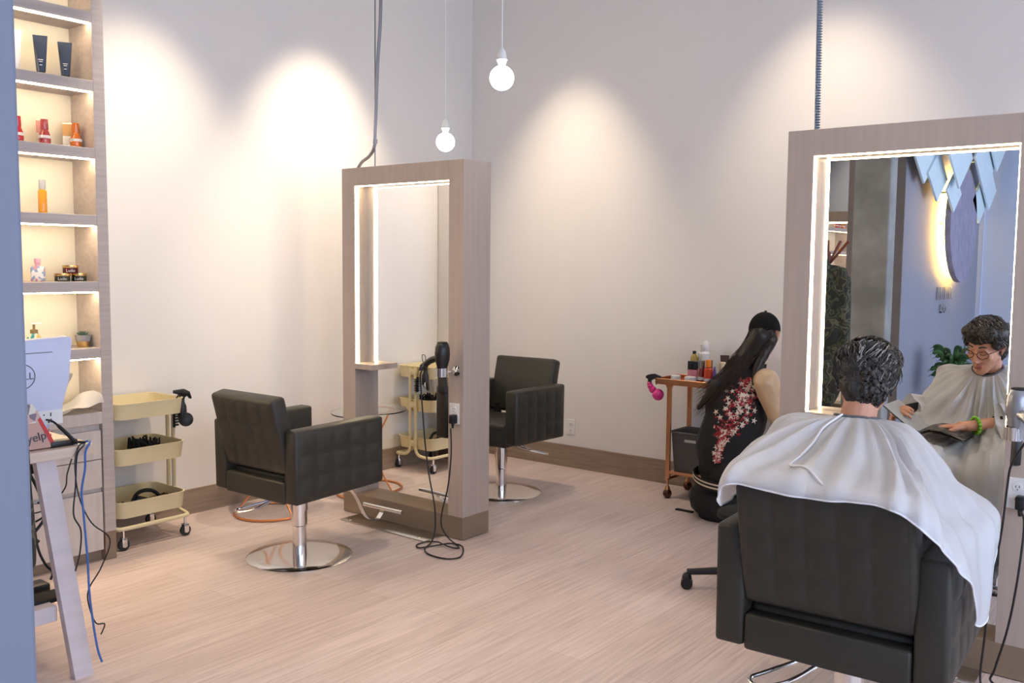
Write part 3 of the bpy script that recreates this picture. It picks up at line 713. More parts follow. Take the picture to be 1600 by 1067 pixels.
cable('power_cable', [(-3.40, 1.72, .865), (-3.372, 1.70, .862), (-3.362, 1.67, .83), (-3.35, 1.655, .72), (-3.34, 1.640, .62), (-3.33, 1.66, .56), (-3.325, 1.652, .48), (-3.32, 1.63, .415)], .003, BLACK, 'short thin black cable hanging in front of the desk leg')
cable('power_cable', [(-3.40, 1.71, .866), (-3.370, 1.68, .861), (-3.360, 1.66, .80), (-3.352, 1.668, .68), (-3.33, 1.70, .58), (-3.33, 1.77, .50), (-3.34, 1.74, .40), (-3.34, 1.69, .33), (-3.33, 1.68, .28), (-3.32, 1.70, .20), (-3.33, 1.74, .18), (-3.34, 1.73, .14)], .0026, BLACK, 'thin black cable making a wide loop in front of the drawers')
cable('power_cable', [(-3.372, 1.655, .820), (-3.40, 1.65, .76), (-3.44, 1.66, .70), (-3.48, 1.63, .64), (-3.55, 1.62, .60), (-3.6, 1.61, .585)], .0026, BLACK, 'thin black cable swagging back under the reception desktop')
cable('adapter_cable', [(-3.62, 1.59, .80), (-3.60, 1.602, .70), (-3.60, 1.608, .62), (-3.60, 1.623, .46), (-3.60, 1.65, .38), (-3.60, 1.678, .34), (-3.60, 1.67, .31)], .005, BLACK, 'thick black cable running down to the power brick under the desk')
tag(MB().box((-3.66, 1.50, .266), (-3.58, 1.66, .305), .006).build('power_brick', BLACK, None, True), 'black power brick on the lower shelf of the reception desk', 'adapter')
mb = MB().box((-3.56, 1.52, .266), (-3.46, 1.69, .286), .006); mb.box((-3.68, 1.55, .266), (-3.565, 1.585, .28), .004)
tag(mb.build('router', BLACKM, None, True), 'flat black router on the lower shelf of the reception desk', 'router')
tag(MB().box((-3.70, 1.52, .745), (-3.56, 1.62, .775), .006).build('power_strip', BLACKM, None, True), 'black power strip hanging right under the reception desktop', 'power strip')
mb = MB().tube([(-3.61, 1.60, .76), (-3.60, 1.63, .68), (-3.61, 1.66, .60), (-3.60, 1.65, .55), (-3.60, 1.61, .50), (-3.60, 1.63, .47)], .006); mb.tube([(-3.60, 1.63, .62), (-3.60, 1.67, .63), (-3.60, 1.655, .57), (-3.60, 1.62, .55)], .004)
tag(mb.build('cable_bundle', BLACK, None, True), 'tied bundle of black cable hanging behind the slanted desk leg', 'cable')
# ------------------------------------------------------------------ hair dryers in the holders
def dryer(loc, label, shell, cord_pts, plug, rz=0.):
    t = thing('hair_dryer', loc, label, 'hair dryer', None, rz)
    MB().lathe([(0, .165), (.026, .165), (.034, .158), (.042, .135), (.045, .105), (.042, .07), (.034, .04), (.029, .02), (.028, -.02), (0, -.02)][::-1], seg=32, sx=.92).build('shell', shell, t, True)
    MB().lathe([(0, .167), (.024, .167), (.030, .163), (.030, .160), (0, .16)][::-1], seg=28).build('air_intake', BLACKM, t, True)
    MB().prism([(-.024, .0), (.024, 0), (.030, -.075), (.034, -.085), (.028, -.105), (-.018, -.092), (-.022, -.05)], -.012, .012, 'y', Matrix.Translation((0, 0, -.02)), .003).build('nozzle', BLACK, t, True)
    MB().tube([(-.02, -.0, .075), (-.06, -.008, .068), (-.10, -.016, .045), (-.125, -.02, .012)], .017, 12, radii=[.021, .019, .017, .011]).build('handle', shell, t, True)
    UN = Matrix.Translation(V(loc)) @ Matrix.Rotation(-rz, 4, 'Z') @ Matrix.Translation(-V(loc))
    mb = MB().tube(cord_pts, .0042, 8).xf(UN); mb.build('cord', BLACK, t, True, world=True)
    if plug:
        mb = MB().box((plug[0] - .016, plug[1] - .03, plug[2] - .030), (plug[0] + .016, plug[1] + .012, plug[2] + .020), .005); mb.cyl((plug[0], plug[1] - .012, plug[2] - .055), (plug[0], plug[1] - .012, plug[2] - .028), .006, .010, 12)
        mb.xf(UN); mb.build('plug', BLACK, t, True, world=True)
    MB().tube([(-.128, -.018, .09), (-.112, -.018, .085), (-.108, -.018, .060), (-.12, -.018, .045), (-.132, -.018, .06), (-.134, -.018, .085)], .0022, 6, closed=True).build('hanging_loop', BLACK, t, True)
    return t
dryer((-3.452, 3.748, .955), 'black hair dryer standing nose down in the chrome ring of the smaller mirror frame', BLACK,
      [(-3.577, 3.728, .967), (-3.60, 3.73, .93), (-3.604, 3.74, .842), (-3.589, 3.74, .70), (-3.574, 3.74, .557), (-3.544, 3.74, .38), (-3.50, 3.74, .206), (-3.49, 3.735, .08), (-3.485, 3.70, .012), (-3.44, 3.60, .007),
       (-3.35, 3.54, .007), (-3.23, 3.545, .007), (-3.20, 3.62, .007), (-3.30, 3.75, .009), (-3.38, 3.74, .014), (-3.43, 3.66, .010), (-3.47, 3.59, .008), (-3.52, 3.62, .007), (-3.52, 3.69, .008), (-3.46, 3.72, .012), (-3.40, 3.70, .016), (-3.32, 3.69, .014),
       (-3.30, 3.72, .010), (-3.36, 3.76, .010), (-3.43, 3.775, .03), (-3.47, 3.765, .09), (-3.462, 3.76, .171), (-3.418, 3.76, .323), (-3.404, 3.77, .504), (-3.435, 3.80, .64)], (-3.444, 3.838, .692))
dryer((-.637, 3.748, .955), 'silver hair dryer hanging at the right edge of the larger mirror frame', mat('silver_dryer', (.35, .36, .38), .25, .6),
      [(-.58, 3.63, .967), (-.60, 3.63, .93), (-.64, 3.68, .85), (-.652, 3.70, .77), (-.663, 3.70, .60), (-.688, 3.70, .38), (-.701, 3.70, .186), (-.70, 3.68, .02), (-.62, 3.60, .007), (-.55, 3.62, .007), (-.60, 3.70, .01), (-.675, 3.72, .03), (-.665, 3.72, .08), (-.629, 3.72, .247), (-.607, 3.73, .443), (-.605, 3.78, .62), (-.625, 3.81, .66)], (-.628, 3.838, .692), R_(115))

# ------------------------------------------------------------------ rolling carts
def rrect(w, d, r, n=6):
    out = []
    for cx, cy, a0 in ((w - r, d - r, 0), (-w + r, d - r, 90), (-w + r, -d + r, 180), (w - r, -d + r, 270)):
        for k in range(n + 1): a = R_(a0 + 90 * k / n); out.append((cx + r * math.cos(a), cy + r * math.sin(a)))
    return out
def tray(mb, w, d, z0, z1, r=.05, th=.003, flare=.008, rim=.004):
    rings = []
    for (ww, dd, rr, z) in ((.0001, .0001, .00005, z0), (w - flare, d - flare, r, z0), (w, d, r, z1), (w + rim, d + rim, r, z1), (w + rim, d + rim, r, z1 + .004), (w - th, d - th, r, z1 + .004), (w - flare - th, d - flare - th, r, z0 + th), (.0001, .0001, .00005, z0 + th)):
        ring = rrect(ww, dd, min(rr, ww, dd)); rings.append([V((x, y, z)) for x, y in ring + ring[:1]])
    mb.grid(rings); return mb
TR = thing('rolling_trolley', (-4.845, 2.74, 0), 'cream three-tier metal trolley on casters beside the shelving', 'trolley')
W_, D_ = .178, .205
for za, zb in ((.700, .783), (.452, .538), (.166, .252)): tray(MB(), W_, D_, za, zb).build('tray', CREAM, TR, True)
for s in (-1, 1):
    mb = MB()
    for x in (-.028, .028):
        sx = 1 if x > 0 else -1; y = s * (D_ + .010)
        mb.tube([(x, y, .78), (x, y, .30), (x, y, .175), (sx * .06, y + s * .006, .130), (sx * .12, y + s * .006, .118), (sx * (W_ - .02), y - s * .004, .116), (sx * (W_ + .004), y - s * .035, .116), (sx * (W_ + .004), 0, .116)], .0115, 12)
    for z in (.745, .50, .21): mb.box((-.04, min(s * (D_ - .004), s * (D_ + .018)), z - .022), (.04, max(s * (D_ - .004), s * (D_ + .018)), z + .022), .003)
    mb.build('post_frame', CREAM, TR, True)
for sx in (-1, 1):
    for sy in (-1, 1):
        x, y = sx * (W_ + .002), sy * (D_ - .02)
        c = MB().lathe([(.016, .0), (.03, .003), (.031, .008), (.031, .016), (.03, .021), (.016, .024)], (x - .012, y, .031), 24, axis=(1, 0, 0)).build('caster', RUBBER, TR, True)
        mb = MB().cyl((x, y, .06), (x, y, .108), .008, seg=12); mb.box((x - .017, y - .014, .022), (x - .0135, y + .014, .068), .001); mb.box((x + .0135, y - .014, .022), (x + .017, y + .014, .068), .001); mb.box((x - .017, y - .014, .064), (x + .017, y + .014, .07), .001); mb.cyl((x - .018, y, .031), (x + .018, y, .031), .013, seg=14)
        mb.build('caster_fork', CHROME, c, True)
# things lying in the trolley
def clutter(loc, label, name, seed, n=7, s=.05, m=BLACKM, cat='accessory', top=.045):
    rnd = random.Random(seed); mb = MB()
    for k in range(n):
        p = V((rnd.uniform(-s, s), rnd.uniform(-s, s), 0)); pts = [p]
        for j in range(5): p = p + V((rnd.uniform(-.03, .03), rnd.uniform(-.03, .03), 0)); q = V((max(-s, min(s, p.x)), max(-s, min(s, p.y)), rnd.uniform(.006, top))); pts.append(q)
        mb.tube(pts, .005, 7)
    mb.xf(Matrix.Translation(loc)); return tag(mb.build(name, m, None, True), label, cat)
clutter((-4.83, 2.78, .457), 'tangle of black foil clips in the middle tray of the cream trolley', 'hair_clips', 3, 26, .06, top=.105)
clutter((-4.80, 2.72, .171), 'coil of black flex in the bottom tray of the cream trolley', 'power_cable', 4, 12, .085, BLACK, 'cable')
mb = MB()
for i in range(7):
    mb.box((-.09, -.10 + i * .03, 0), (.09, -.095 + i * .03, .012)); mb.box((-.09 + i * .03, -.10, .002), (-.085 + i * .03, .085, .010))
mb.xf(Matrix.Translation((-4.80, 2.85, .19)) @ Matrix.Rotation(.12, 4, 'X'))
tag(mb.build('wire_basket', mat('bronze_wire', (.25, .16, .09), .4, .6)), 'flat bronze wire rack leaning in the bottom tray of the cream trolley', 'rack')
mb = MB(); rnd = random.Random(9)
mb.tube([(-4.78, 2.66, .19), (-4.80, 2.72, .26), (-4.79, 2.80, .262), (-4.77, 2.86, .20)], .011, 10)
for i in range(3): mb.tube([(-4.74 - .03 * i, 2.64 + .03 * i, .18), (-4.75 - .03 * i, 2.72, .235), (-4.72, 2.82, .20)], .007, 8)
tag(mb.build('curling_iron', BLACK, None, True), 'black curling irons with bowed cables in the bottom tray', 'styling tool')
t = thing('spray_bottle', (-4.72, 2.955, .66), 'black trigger sprayer hooked over the end of the cream trolley', 'spray bottle')
mb = MB().lathe([(0, 0), (.024, 0), (.026, .01), (.024, .07), (.014, .095), (.014, .11), (0, .11)], seg=20); mb.build('bottle_body', BLACK, t, True)
mb = MB().prism([(-.052, .148), (-.050, .165), (.012, .168), (.045, .150), (.058, .110), (.048, .107), (.034, .128), (.014, .120), (.012, .11), (-.012, .11), (-.014, .125), (-.022, .138)], -.011, .011, 'x', bev=.003)
mb.tube([(0, -.022, .135), (0, -.036, .118), (0, -.034, .095)], .004, 6, False); mb.build('trigger_head', BLACK, t, True)
t = thing('diffuser', (-4.70, 2.965, .655), 'round silver and black dryer diffuser clipped to the trolley post', 'styling tool')
MB().lathe([(.008, -.02), (.030, -.006), (.036, .010), (.034, .014), (0, .016)], seg=24, axis=(.8, -.5, .15)).build('dish', STEEL, t, True)
MB().lathe([(.0365, .004), (.040, .006), (.040, .014), (.0365, .016)], seg=24, axis=(.8, -.5, .15)).build('rim', BLACK, t, True)
t = thing('hair_clip', (-4.80, 2.958, .61), 'stack of black sectioning clips hanging below the sprayer on the trolley post', 'clip')
mb = MB()
for i in range(6):
    mb.box((-.022, -.008, i * .016), (.022, .012, i * .016 + .007), .002); mb.tube([(-.02, .01, i * .016 + .003), (0, .02, i * .016 + .006), (.02, .01, i * .016 + .003)], .003, 6)
mb.box((-.006, -.012, -.01), (.006, 0, .10)); mb.build('clip_body', BLACK, t, True)

# rose gold bar cart by the back wall
CT = thing('bar_cart', (-2.68, 5.615, 0), 'rose gold metal cart holding many bottles against the back wall', 'cart')
MB().box((-.405, -.15, .762), (.34, .15, .770), .001, 1).build('top_shelf', ROSE, CT)
mb = MB()
for lo, hi in (((-.415, -.155, .760), (.345, -.147, .800)), ((-.415, .147, .760), (.345, .155, .800)), ((-.418, -.155, .760), (-.408, .155, .800)), ((.338, -.155, .760), (.348, .155, .800))): mb.box(lo, hi, .002, 1)
mb.build('rail', ROSE, CT)
for x in (-.315, .315):
    for y in (-.143, .143):
        MB().prism([(-.015, .115), (.015, .135), (.015, .735), (.027, .76), (-.027, .76), (-.015, .735)], y - .008, y + .008, 'y', Matrix.Translation((x, 0, 0)), .001).build('leg', ROSE, CT)
        c = MB().ell((x, y, .030), .030).build('caster', mat('dark_bronze', (.10, .045, .03), .25, .8), CT, True)
        MB().lathe([(.014, .050), (.020, .056), (.014, .075), (.008, .085), (.008, .125)], (x, y, 0), 20).build('caster_cap', ROSE, c, True)
mb = MB()
for y in (-.143, .143): mb.box((-.33, y - .007, .165), (.33, y + .007, .185), .001, 1)
for x in (-.315, .315): mb.box((x - .007, -.143, .120), (x + .007, .143, .140), .001, 1)
mb.box((-.315, -.14, .172), (.315, .14, .177)); mb.build('lower_shelf', ROSE, CT)

def perf_mat():
    m = bpy.data.materials.new('perforated_plastic'); m.use_nodes = True; nt = m.node_tree; b = nt.nodes['Principled BSDF']; N = nt.nodes.new; L = nt.links.new
    tc = N('ShaderNodeTexCoord'); sp = N('ShaderNodeSeparateXYZ'); L(tc.outputs['Object'], sp.inputs[0])
    def mth(op, a, c=None):
        n = N('ShaderNodeMath'); n.operation = op
        for i, q in enumerate((a, c)):
            if q is None: continue
            if isinstance(q, (int, float)): n.inputs[i].default_value = q
            else: L(q, n.inputs[i])
        return n.outputs[0]
    s = mth('MULTIPLY', mth('SINE', mth('MULTIPLY', mth('ADD', sp.outputs[0], sp.outputs[1]), 330)), mth('SINE', mth('MULTIPLY', sp.outputs[2], 330)))
    g = mth('GREATER_THAN', s, .35)
    mx = N('ShaderNodeMix'); mx.data_type = 'RGBA'; mx.inputs[6].default_value = (*srgb(104, 101, 97), 1); mx.inputs[7].default_value = (*srgb(48, 46, 44), 1)
    L(g, mx.inputs[0]); L(mx.outputs[2], b.inputs['Base Color']); b.inputs['Roughness'].default_value = .55
    return m
PERF = perf_mat()
t = thing('storage_basket', (-2.85, 5.615, .178), 'dark grey perforated plastic basket on the lower shelf of the rose gold cart', 'basket')
mb = tray(MB(), .145, .118, .0, .262, .02, .004, .016, .007); mb.build('basket_body', [PERF], t)
mb = MB(); MBr = rrect(.152, .125, .024); mb.tube([(x, y, .266) for x, y in MBr], .005, 8, False, closed=True); mb.build('rim', GREYB, t, True)
MB().box((-.04, -.1235, .205), (.045, -.114, .225), .004).build('handle', mat('handle_slot', (.5, .48, .46), .5), t)

# products on the cart
cx0 = facing(-2.7, 5.6)
PNK = mat('pink_bottle', srgb(222, 150, 160), .35, var=.03); NAVY = mat('navy_tube', (.02, .03, .07), .3); BRN = mat('brown_tube', (.06, .03, .02), .35); PURP = mat('purple_cone', srgb(92, 60, 130), .35)
CREAMP = mat('cream_plastic', srgb(222, 205, 170), .35); REDO = mat('red_orange_oil', (.60, .07, .02), .1, var=.15, coat=.5); GRN = mat('green_perfume', srgb(120, 140, 90), .15, var=.2, scale=30); YEL = mat('yellow_cap', srgb(225, 200, 110), .3)
OIL = mat('gold_oil', (.35, .24, .03), .12, coat=.5); ORGC = mat('orange_cap', (.85, .25, .02), .3); GRYC = mat('grey_metal_cap', (.35, .36, .38), .25, .8); DRED = mat('dark_red_glass', (.18, .012, .012), .1, coat=.5, var=.2); BLUEJ = mat('blue_jar', srgb(70, 90, 160), .3); BRBOX = mat('bronze_box', srgb(110, 84, 58), .45)
MIST = mat('orange_mist', (.85, .27, .04), .12, coat=.5, var=.15)
def bottle(x, y, prof, mats_, label, name='bottle', cat='bottle', capprof=None, capm=None, z=.770, group='hair products on the cart', extra=None):
    t = thing(name, (x, y, z), label, cat, group, facing(x, y))
    MB().lathe(prof, seg=24).build('body', mats_, t, True)
    if capprof: MB().lathe(capprof, seg=24).build('cap', capm, t, True)
    if extra: MB().lathe(extra[0], seg=24).build(extra[2], extra[1], t, True)
    return t
def sq(x, y, w, h, hc, m, mc, label):
    t = thing('bottle', (x, y, .770), label, 'bottle', 'hair products on the cart', facing(x, y))
    MB().box((-w / 2, -w / 2, 0), (w / 2, w / 2, h - hc), .003).build('body', m, t, True)
    MB().box((-w / 2, -w / 2, h - hc + .0005), (w / 2, w / 2, h), .002).build('cap', mc, t, True)
sq(-2.912, 5.60, .038, .145, .055, PNK, BLACK, 'square pink bottle with black cap, the outer one of two')
sq(-2.872, 5.60, .038, .145, .055, PNK, BLACK, 'square pink bottle with black cap, the inner one of two')
def lowjar(x, y, m, label, r=.037):
    t = thing('jar', (x, y, .770), label, 'jar', 'hair products on the cart')
    MB().lathe([(0, 0), (r * .92, 0), (r, .006), (r, .026), (0, .026)], seg=28).build('body', m, t, True); MB().lathe([(r * 1.02, .026), (r * 1.02, .05), (r * .9, .052), (0, .052)], seg=28).build('lid', WHITEP, t, True)
lowjar(-2.975, 5.515, mat('rose_jar', srgb(200, 150, 150), .3), 'low pink jar with white lid nearest the cart handle', .032)
lowjar(-2.865, 5.51, BLUEJ, 'low blue jar with white lid in front of the pink bottles')
lowjar(-2.655, 5.505, PURP, 'low purple jar with white lid at the front edge of the cart')
bottle(-2.938, 5.70, [(0, 0), (.024, 0), (.026, .12), (.025, .16), (.010, .185), (0, .185)], OIL, 'golden oil bottle with black neck behind the pink bottles', capprof=[(.010, .185), (.012, .187), (.012, .205), (0, .205)], capm=BLACK)
bottle(-2.865, 5.72, [(0, 0), (.030, 0), (.031, .01), (.031, .19), (.020, .205), (0, .205)], WHITEP, 'tall white bottle with rounded white cap at the back of the cart', capprof=[(.019, .205), (.021, .21), (.021, .262), (.012, .275), (0, .277)], capm=WHITEP)
bottle(-2.905, 5.735, [(0, 0), (.022, 0), (.022, .19), (.012, .20), (0, .20)], WHITEP, 'slim white bottle behind the golden oil bottle', capprof=[(.013, .2), (.014, .204), (.014, .25), (0, .255)], capm=WHITEP)
bottle(-2.818, 5.57, [(0, 0), (.027, 0), (.027, .10), (.022, .108), (0, .108)], DRED, 'dark red bottle with grey metal cap', capprof=[(.022, .108), (.023, .11), (.023, .158), (0, .16)], capm=GRYC, extra=([(.0274, .03), (.0276, .05)], LABEL, 'label_band'))
bottle(-2.800, 5.65, [(0, 0), (.025, 0), (.025, .10), (.02, .108), (0, .108)], DRED, 'dark red bottle with a second grey cap behind the first', capprof=[(.022, .108), (.022, .155), (0, .157)], capm=GRYC)
bottle(-2.762, 5.56, [(0, 0), (.028, 0), (.028, .105), (.012, .118), (0, .118)], REDO, 'red oil bottle with orange spray cap', capprof=[(.013, .118), (.019, .122), (.018, .165), (0, .170)], capm=ORGC, extra=([(.0284, .025), (.0286, .045)], LABEL, 'label_band'))
bottle(-2.715, 5.555, [(0, 0), (.026, 0), (.004, .125), (0, .128)], PURP, 'purple cone-shaped bottle on the cart')
bottle(-2.682, 5.60, [(0, 0), (.012, 0), (.014, .03), (.020, .095), (.020, .10), (0, .10)], CREAMP, 'cream bottle with wide ivory cap', capprof=[(.021, .10), (.023, .105), (.023, .150), (.018, .154), (0, .155)], capm=CREAMP)
for x, y, h, m, lab in ((-2.715, 5.70, .190, BRN, 'dark brown squeeze tube standing at the back of the cart'), (-2.640, 5.72, .185, NAVY, 'navy squeeze tube standing at the back of the cart'), (-2.592, 5.66, .15, PNK, 'pale pink squeeze tube near the seated stylist')):
    tube_bottle((x, y, .770), h, m, lab, facing(x, y), m, .030, 'hair products on the cart')
tag(MB().box((-2.70 + .02, 5.575, .770), (-2.595, 5.625, .812), .001).build('product_box', BRBOX), 'small bronze coloured box under the square green bottle', 'box')
t = thing('perfume_bottle', (-2.637, 5.60, .812), 'square green tinted bottle with pale yellow cap on the bronze box', 'bottle', 'hair products on the cart', cx0)
MB().box((-.034, -.016, 0), (.034, .016, .062), .005).build('body', GRN, t, True); MB().lathe([(0, .062), (.012, .062), (.012, .07), (.018, .072), (.017, .10), (0, .102)]).build('cap', YEL, t, True)
bottle(-2.572, 5.59, [(0, 0), (.022, 0), (.026, .085), (.026, .088), (0, .088)], WHITEP, 'small white cup shaped jar beside the stylist')
for i, (x, y) in enumerate(((-2.598, 5.735), (-2.545, 5.73), (-2.50, 5.70))):
    bottle(x, y, [(0, 0), (.026, 0), (.027, .01), (.027, .19), (.015, .21), (0, .21)], MIST, 'tall orange mist bottle with clear cap, ' + ('the outer one left of its twin', 'the one next to the stylist’s head', 'partly hidden behind the stylist')[i].replace('’', "'"), capprof=[(.014, .21), (.020, .212), (.020, .265), (0, .267)], capm=CLEARP)
bottle(-2.50, 5.60, [(0, 0), (.035, 0), (.04, .03), (.036, .09), (.012, .125), (0, .125)], mat('gold_round_bottle', (.5, .28, .04), .15, .3), 'round golden bottle half hidden by the stylist', capprof=[(.012, .125), (.014, .13), (.013, .15), (0, .152)], capm=GOLDM)
# pink sprayer hooked over the cart's end
MAG = mat('magenta_plastic', (.80, .04, .28), .15, var=.05, coat=.5)
t = thing('spray_bottle', (-3.117, 5.47, .64), 'pink bulb-shaped bottle with black trigger hooked on the rose gold cart', 'spray bottle', None, R_(26))
mb = MB().ell((.032, 0, .045), .040); mb.ell((-.004, 0, .078), .025); mb.ell((-.020, 0, .100), .021); mb.ell((-.026, 0, .118), .017); mb.build('bottle_body', MAG, t, True)
mb = MB().prism([(-.036, .118), (-.038, .150), (-.052, .156), (-.052, .170), (-.030, .180), (.008, .186), (.052, .168), (.060, .158), (.030, .158), (.006, .150), (-.012, .140), (-.012, .118)], -.011, .011, 'y', bev=.003)
mb.tube([(.010, 0, .155), (.022, 0, .138), (.020, 0, .112)], .0045, 6, False); mb.build('trigger_head', BLACK, t, True)

# wheeled stool mostly hidden behind the customer's chair, low cushion stool of the stylist
st = thing('wheeled_stool', (-1.82, 4.09, 0), 'black wheeled stool behind the occupied chair, only its star base showing', 'stool')
mb = MB(); cas = []
for k in range(5):
    a = R_(207 + 72 * k); d = V((math.cos(a), math.sin(a), 0)); e = d * .265
    mb.tube([d * .03 + V((0, 0, .105)), d * .14 + V((0, 0, .095)), e + V((0, 0, .082))], .017, 10, False, radii=[.022, .018, .015]); cas.append(e)
mb.lathe([(0, .07), (.035, .07), (.035, .13), (.02, .14), (0, .14)]); mb.build('star_base', BLACK, st, True)
for e in cas:
    m_ = MB(); tdir = V((-e.y, e.x, 0)).normalized()
    for s in (-1, 1): m_.cyl(e + tdir * s * .006 + V((0, 0, .028)), e + tdir * s * .022 + V((0, 0, .028)), .028, seg=20)
    m_.ell(e + V((0, 0, .052)), (.024, .024, .028)); m_.build('caster', BLACK, st, True)
MB().cyl((0, 0, .13), (0, 0, .36), .014, seg=16).build('gas_lift', BLACK, st, True)
MB().lathe([(0, .355), (.11, .355), (.13, .365), (.13, .39), (.10, .402), (0, .405)], seg=32).build('seat', BLACKM, st, True)
ps = thing('low_stool', (-2.49, 5.27, 0), 'low black round pouf the stylist in the flowered jacket sits on', 'stool')
MB().lathe([(0, .02), (.16, .02), (.20, .06), (.215, .12), (.20, .17), (.14, .195), (0, .20)], seg=40).build('seat', BLACKM, ps, True)
MB().lathe([(0, 0), (.15, 0), (.155, .02), (0, .02)], seg=32).build('base', BLACKM, ps, True)
tag(MB().box((-2.80, 5.22, .0), (-2.68, 5.25, .008), .002).build('strap', BLACKM), 'thin black strap lying on the floor beside the low stool', 'strap')
# ------------------------------------------------------------------ people
def basis(yaw, pitch, roll=0.):
    """Columns right, forward, up for a head turned by yaw (from +Y, anticlockwise) and bowed by pitch."""
    return (Matrix.Rotation(yaw, 3, 'Z') @ Matrix.Rotation(-pitch, 3, 'X') @ Matrix.Rotation(roll, 3, 'Y'))
def head_prims(c, M, k=1.):
    T = lambda p: V(c) + M @ (V(p) * k)
    E_ = lambda p, r: ('e', T(p), tuple(q * k for q in r), M)
    C_ = lambda a, b, ra, rb: ('c', T(a), T(b), ra * k, rb * k)
    P = [E_((0, -.012, .030), (.074, .094, .088)), E_((0, .022, -.02), (.063, .068, .075)), E_((0, .036, -.062), (.046, .048, .044)), C_((0, .070, -.100), (0, .060, -.096), .0165, .026),
         C_((-.050, .0, -.052), (-.018, .062, -.096), .017, .015), C_((.050, .0, -.052), (.018, .062, -.096), .017, .015),
         C_((0, .084, .018), (0, .106, -.030), .0075, .0105), E_((0, .104, -.034), (.0125, .012, .0095)), E_((-.012, .096, -.037), (.0075, .009, .0065)), E_((.012, .096, -.037), (.0075, .009, .0065)),
         C_((-.036, .074, .030), (-.010, .084, .026), .0085, .0085), C_((.036, .074, .030), (.010, .084, .026), .0085, .0085),
         E_((-.040, .058, -.022), (.020, .020, .020)), E_((.040, .058, -.022), (.020, .020, .020)),
         E_((-.031, .068, .008), (.0155, .0135, .0115)), E_((.031, .068, .008), (.0155, .0135, .0115)),
         C_((-.018, .083, -.0655), (0, .0915, -.063), .0045, .0065), C_((.018, .083, -.0655), (0, .0915, -.063), .0045, .0065), C_((-.014, .083, -.074), (.014, .083, -.074), .0065, .0065)]
    for s in (-1, 1):
        P += [E_((s * .076, -.012, -.002), (.007, .018, .028)), E_((s * .082, -.018, .010), (.006, .016, .018)), E_((s * .074, -.004, -.026), (.006, .009, .011))]
    return P, T
def hand_prims(w, d, n, side, curl=.3, spread=.12, k=1.):
    """Wrist w, pointing along d, n = back of the hand; side +1 puts the thumb towards n x d."""
    w, d = V(w), V(d).normalized(); n = (V(n) - d * V(n).dot(d)).normalized(); t = n.cross(d).normalized() * side
    P = [('c', w, w + d * .03 * k, .022 * k, .024 * k)]
    for i, off in enumerate((.030, .010, -.010, -.028)):
        kn = w + d * (.088 - .004 * abs(i - 1)) * k + t * off * k
        P.append(('c', w + d * .02 * k + t * off * .5 * k, kn, .0135 * k, .0105 * k))
        L = (.042, .047, .043, .034)[i] * k; dirv = (d + t * spread * (1.2 - i * .8) * .6).normalized(); p = kn; r = .0095 * k
        for s_, f in enumerate((1., .62, .48)):
            a = curl * (s_ + .6); dd = (dirv * math.cos(a) - n * math.sin(a)).normalized(); q = p + dd * L * f
            P.append(('c', p, q, r, r * .9)); p = q; r *= .9
    b = w + d * .028 * k + t * .022 * k
    p1 = b + (d * .6 + t * .75 - n * .15).normalized() * .040 * k; p2 = p1 + (d * .9 + t * .35 - n * .3).normalized() * .030 * k; p3 = p2 + (d * 1. + t * .1 - n * .35).normalized() * .022 * k
    P += [('c', b, p1, .015 * k, .0115 * k), ('c', p1, p2, .0112 * k, .010 * k), ('c', p2, p3, .010 * k, .0085 * k)]
    return P
def strands(name, T, M, roots, parent, mats_, r=.0016, seg=3, steps=5):
    """Hair locks: roots = list of (start, direction, length, curl); each follows its direction and sags a little."""
    mb = MB()
    for (p, d, L, g, mi) in roots:
        mb.mi = mi; pts = [V(p)]; d = V(d).normalized()
        for s_ in range(steps):
            d = (d + V(g)).normalized(); pts.append(pts[-1] + d * L / steps)
        mb.tube(pts, r, seg, False, radii=[r, r * .9, r * .7, r * .3])
    return mb.build(name, mats_, parent, True, world=True)

# --- the customer -----------------------------------------------------------
CU = thing('person', (-.955, 2.83, 0), 'person with short dark grey hair in a white salon cape, seated reading a magazine', 'person')
hc = V((-.962, 3.050, 1.180)); HM = basis(R_(18), R_(22), R_(5))
HP, HT = head_prims(hc, HM, 1.0)
prims = list(HP)
neck = V((-.960, 2.965, 1.045))
prims += [('c', neck, HT((0, -.035, -.05)), .056, .052), ('c', (-.955, 2.86, .93), neck, .10, .060), ('e', (-.955, 2.80, .84), (.155, .105, .14)), ('e', (-.955, 2.77, .72), (.150, .115, .12)),
          ('c', (-1.10, 2.93, .975), (-.81, 2.93, .975), .055, .055), ('c', (-1.04, 2.76, .68), (-.87, 2.76, .68), .10, .10)]
armR = [(-.790, 2.93, .965), (-.70, 2.98, .855), (-.985, 3.245, .822)]; armL = [(-1.125, 2.93, .965), (-1.215, 3.00, .850), (-1.325, 3.185, .835)]
for A in (armR, armL):
    prims += [('c', A[0], A[1], .050, .038), ('c', A[1], V(A[1]).lerp(V(A[2]), .35), .038, .036), ('c', V(A[1]).lerp(V(A[2]), .35), A[2], .036, .024)]
prims += hand_prims(armR[2], (-.97, .22, -.10), (0, -.05, 1), -1, .10, .12) + hand_prims(armL[2], (.42, .75, .30), (-.75, .1, .65), 1, .45, .06)
legs = []
for hx, kx in ((-.87, -.84), (-1.04, -1.08)):
    prims += [('c', (hx, 2.80, .68), (kx, 3.40, .665), .080, .056), ('c', (kx, 3.40, .665), (kx, 3.425, .26), .054, .036), ('c', (kx, 3.425, .245), (kx - .01, 3.56, .19), .034, .026)]
mouth = HT((0, .088, -.068))
def reg(p):
    q = HM.transposed() @ (p - hc) / 1.0
    return 1 if abs(q.x) < .021 and abs(q.z + .069) < .0105 and q.y > .07 else 0
body = blob('body', prims, .0042, [SKIN, LIP], CU, 3, reg)
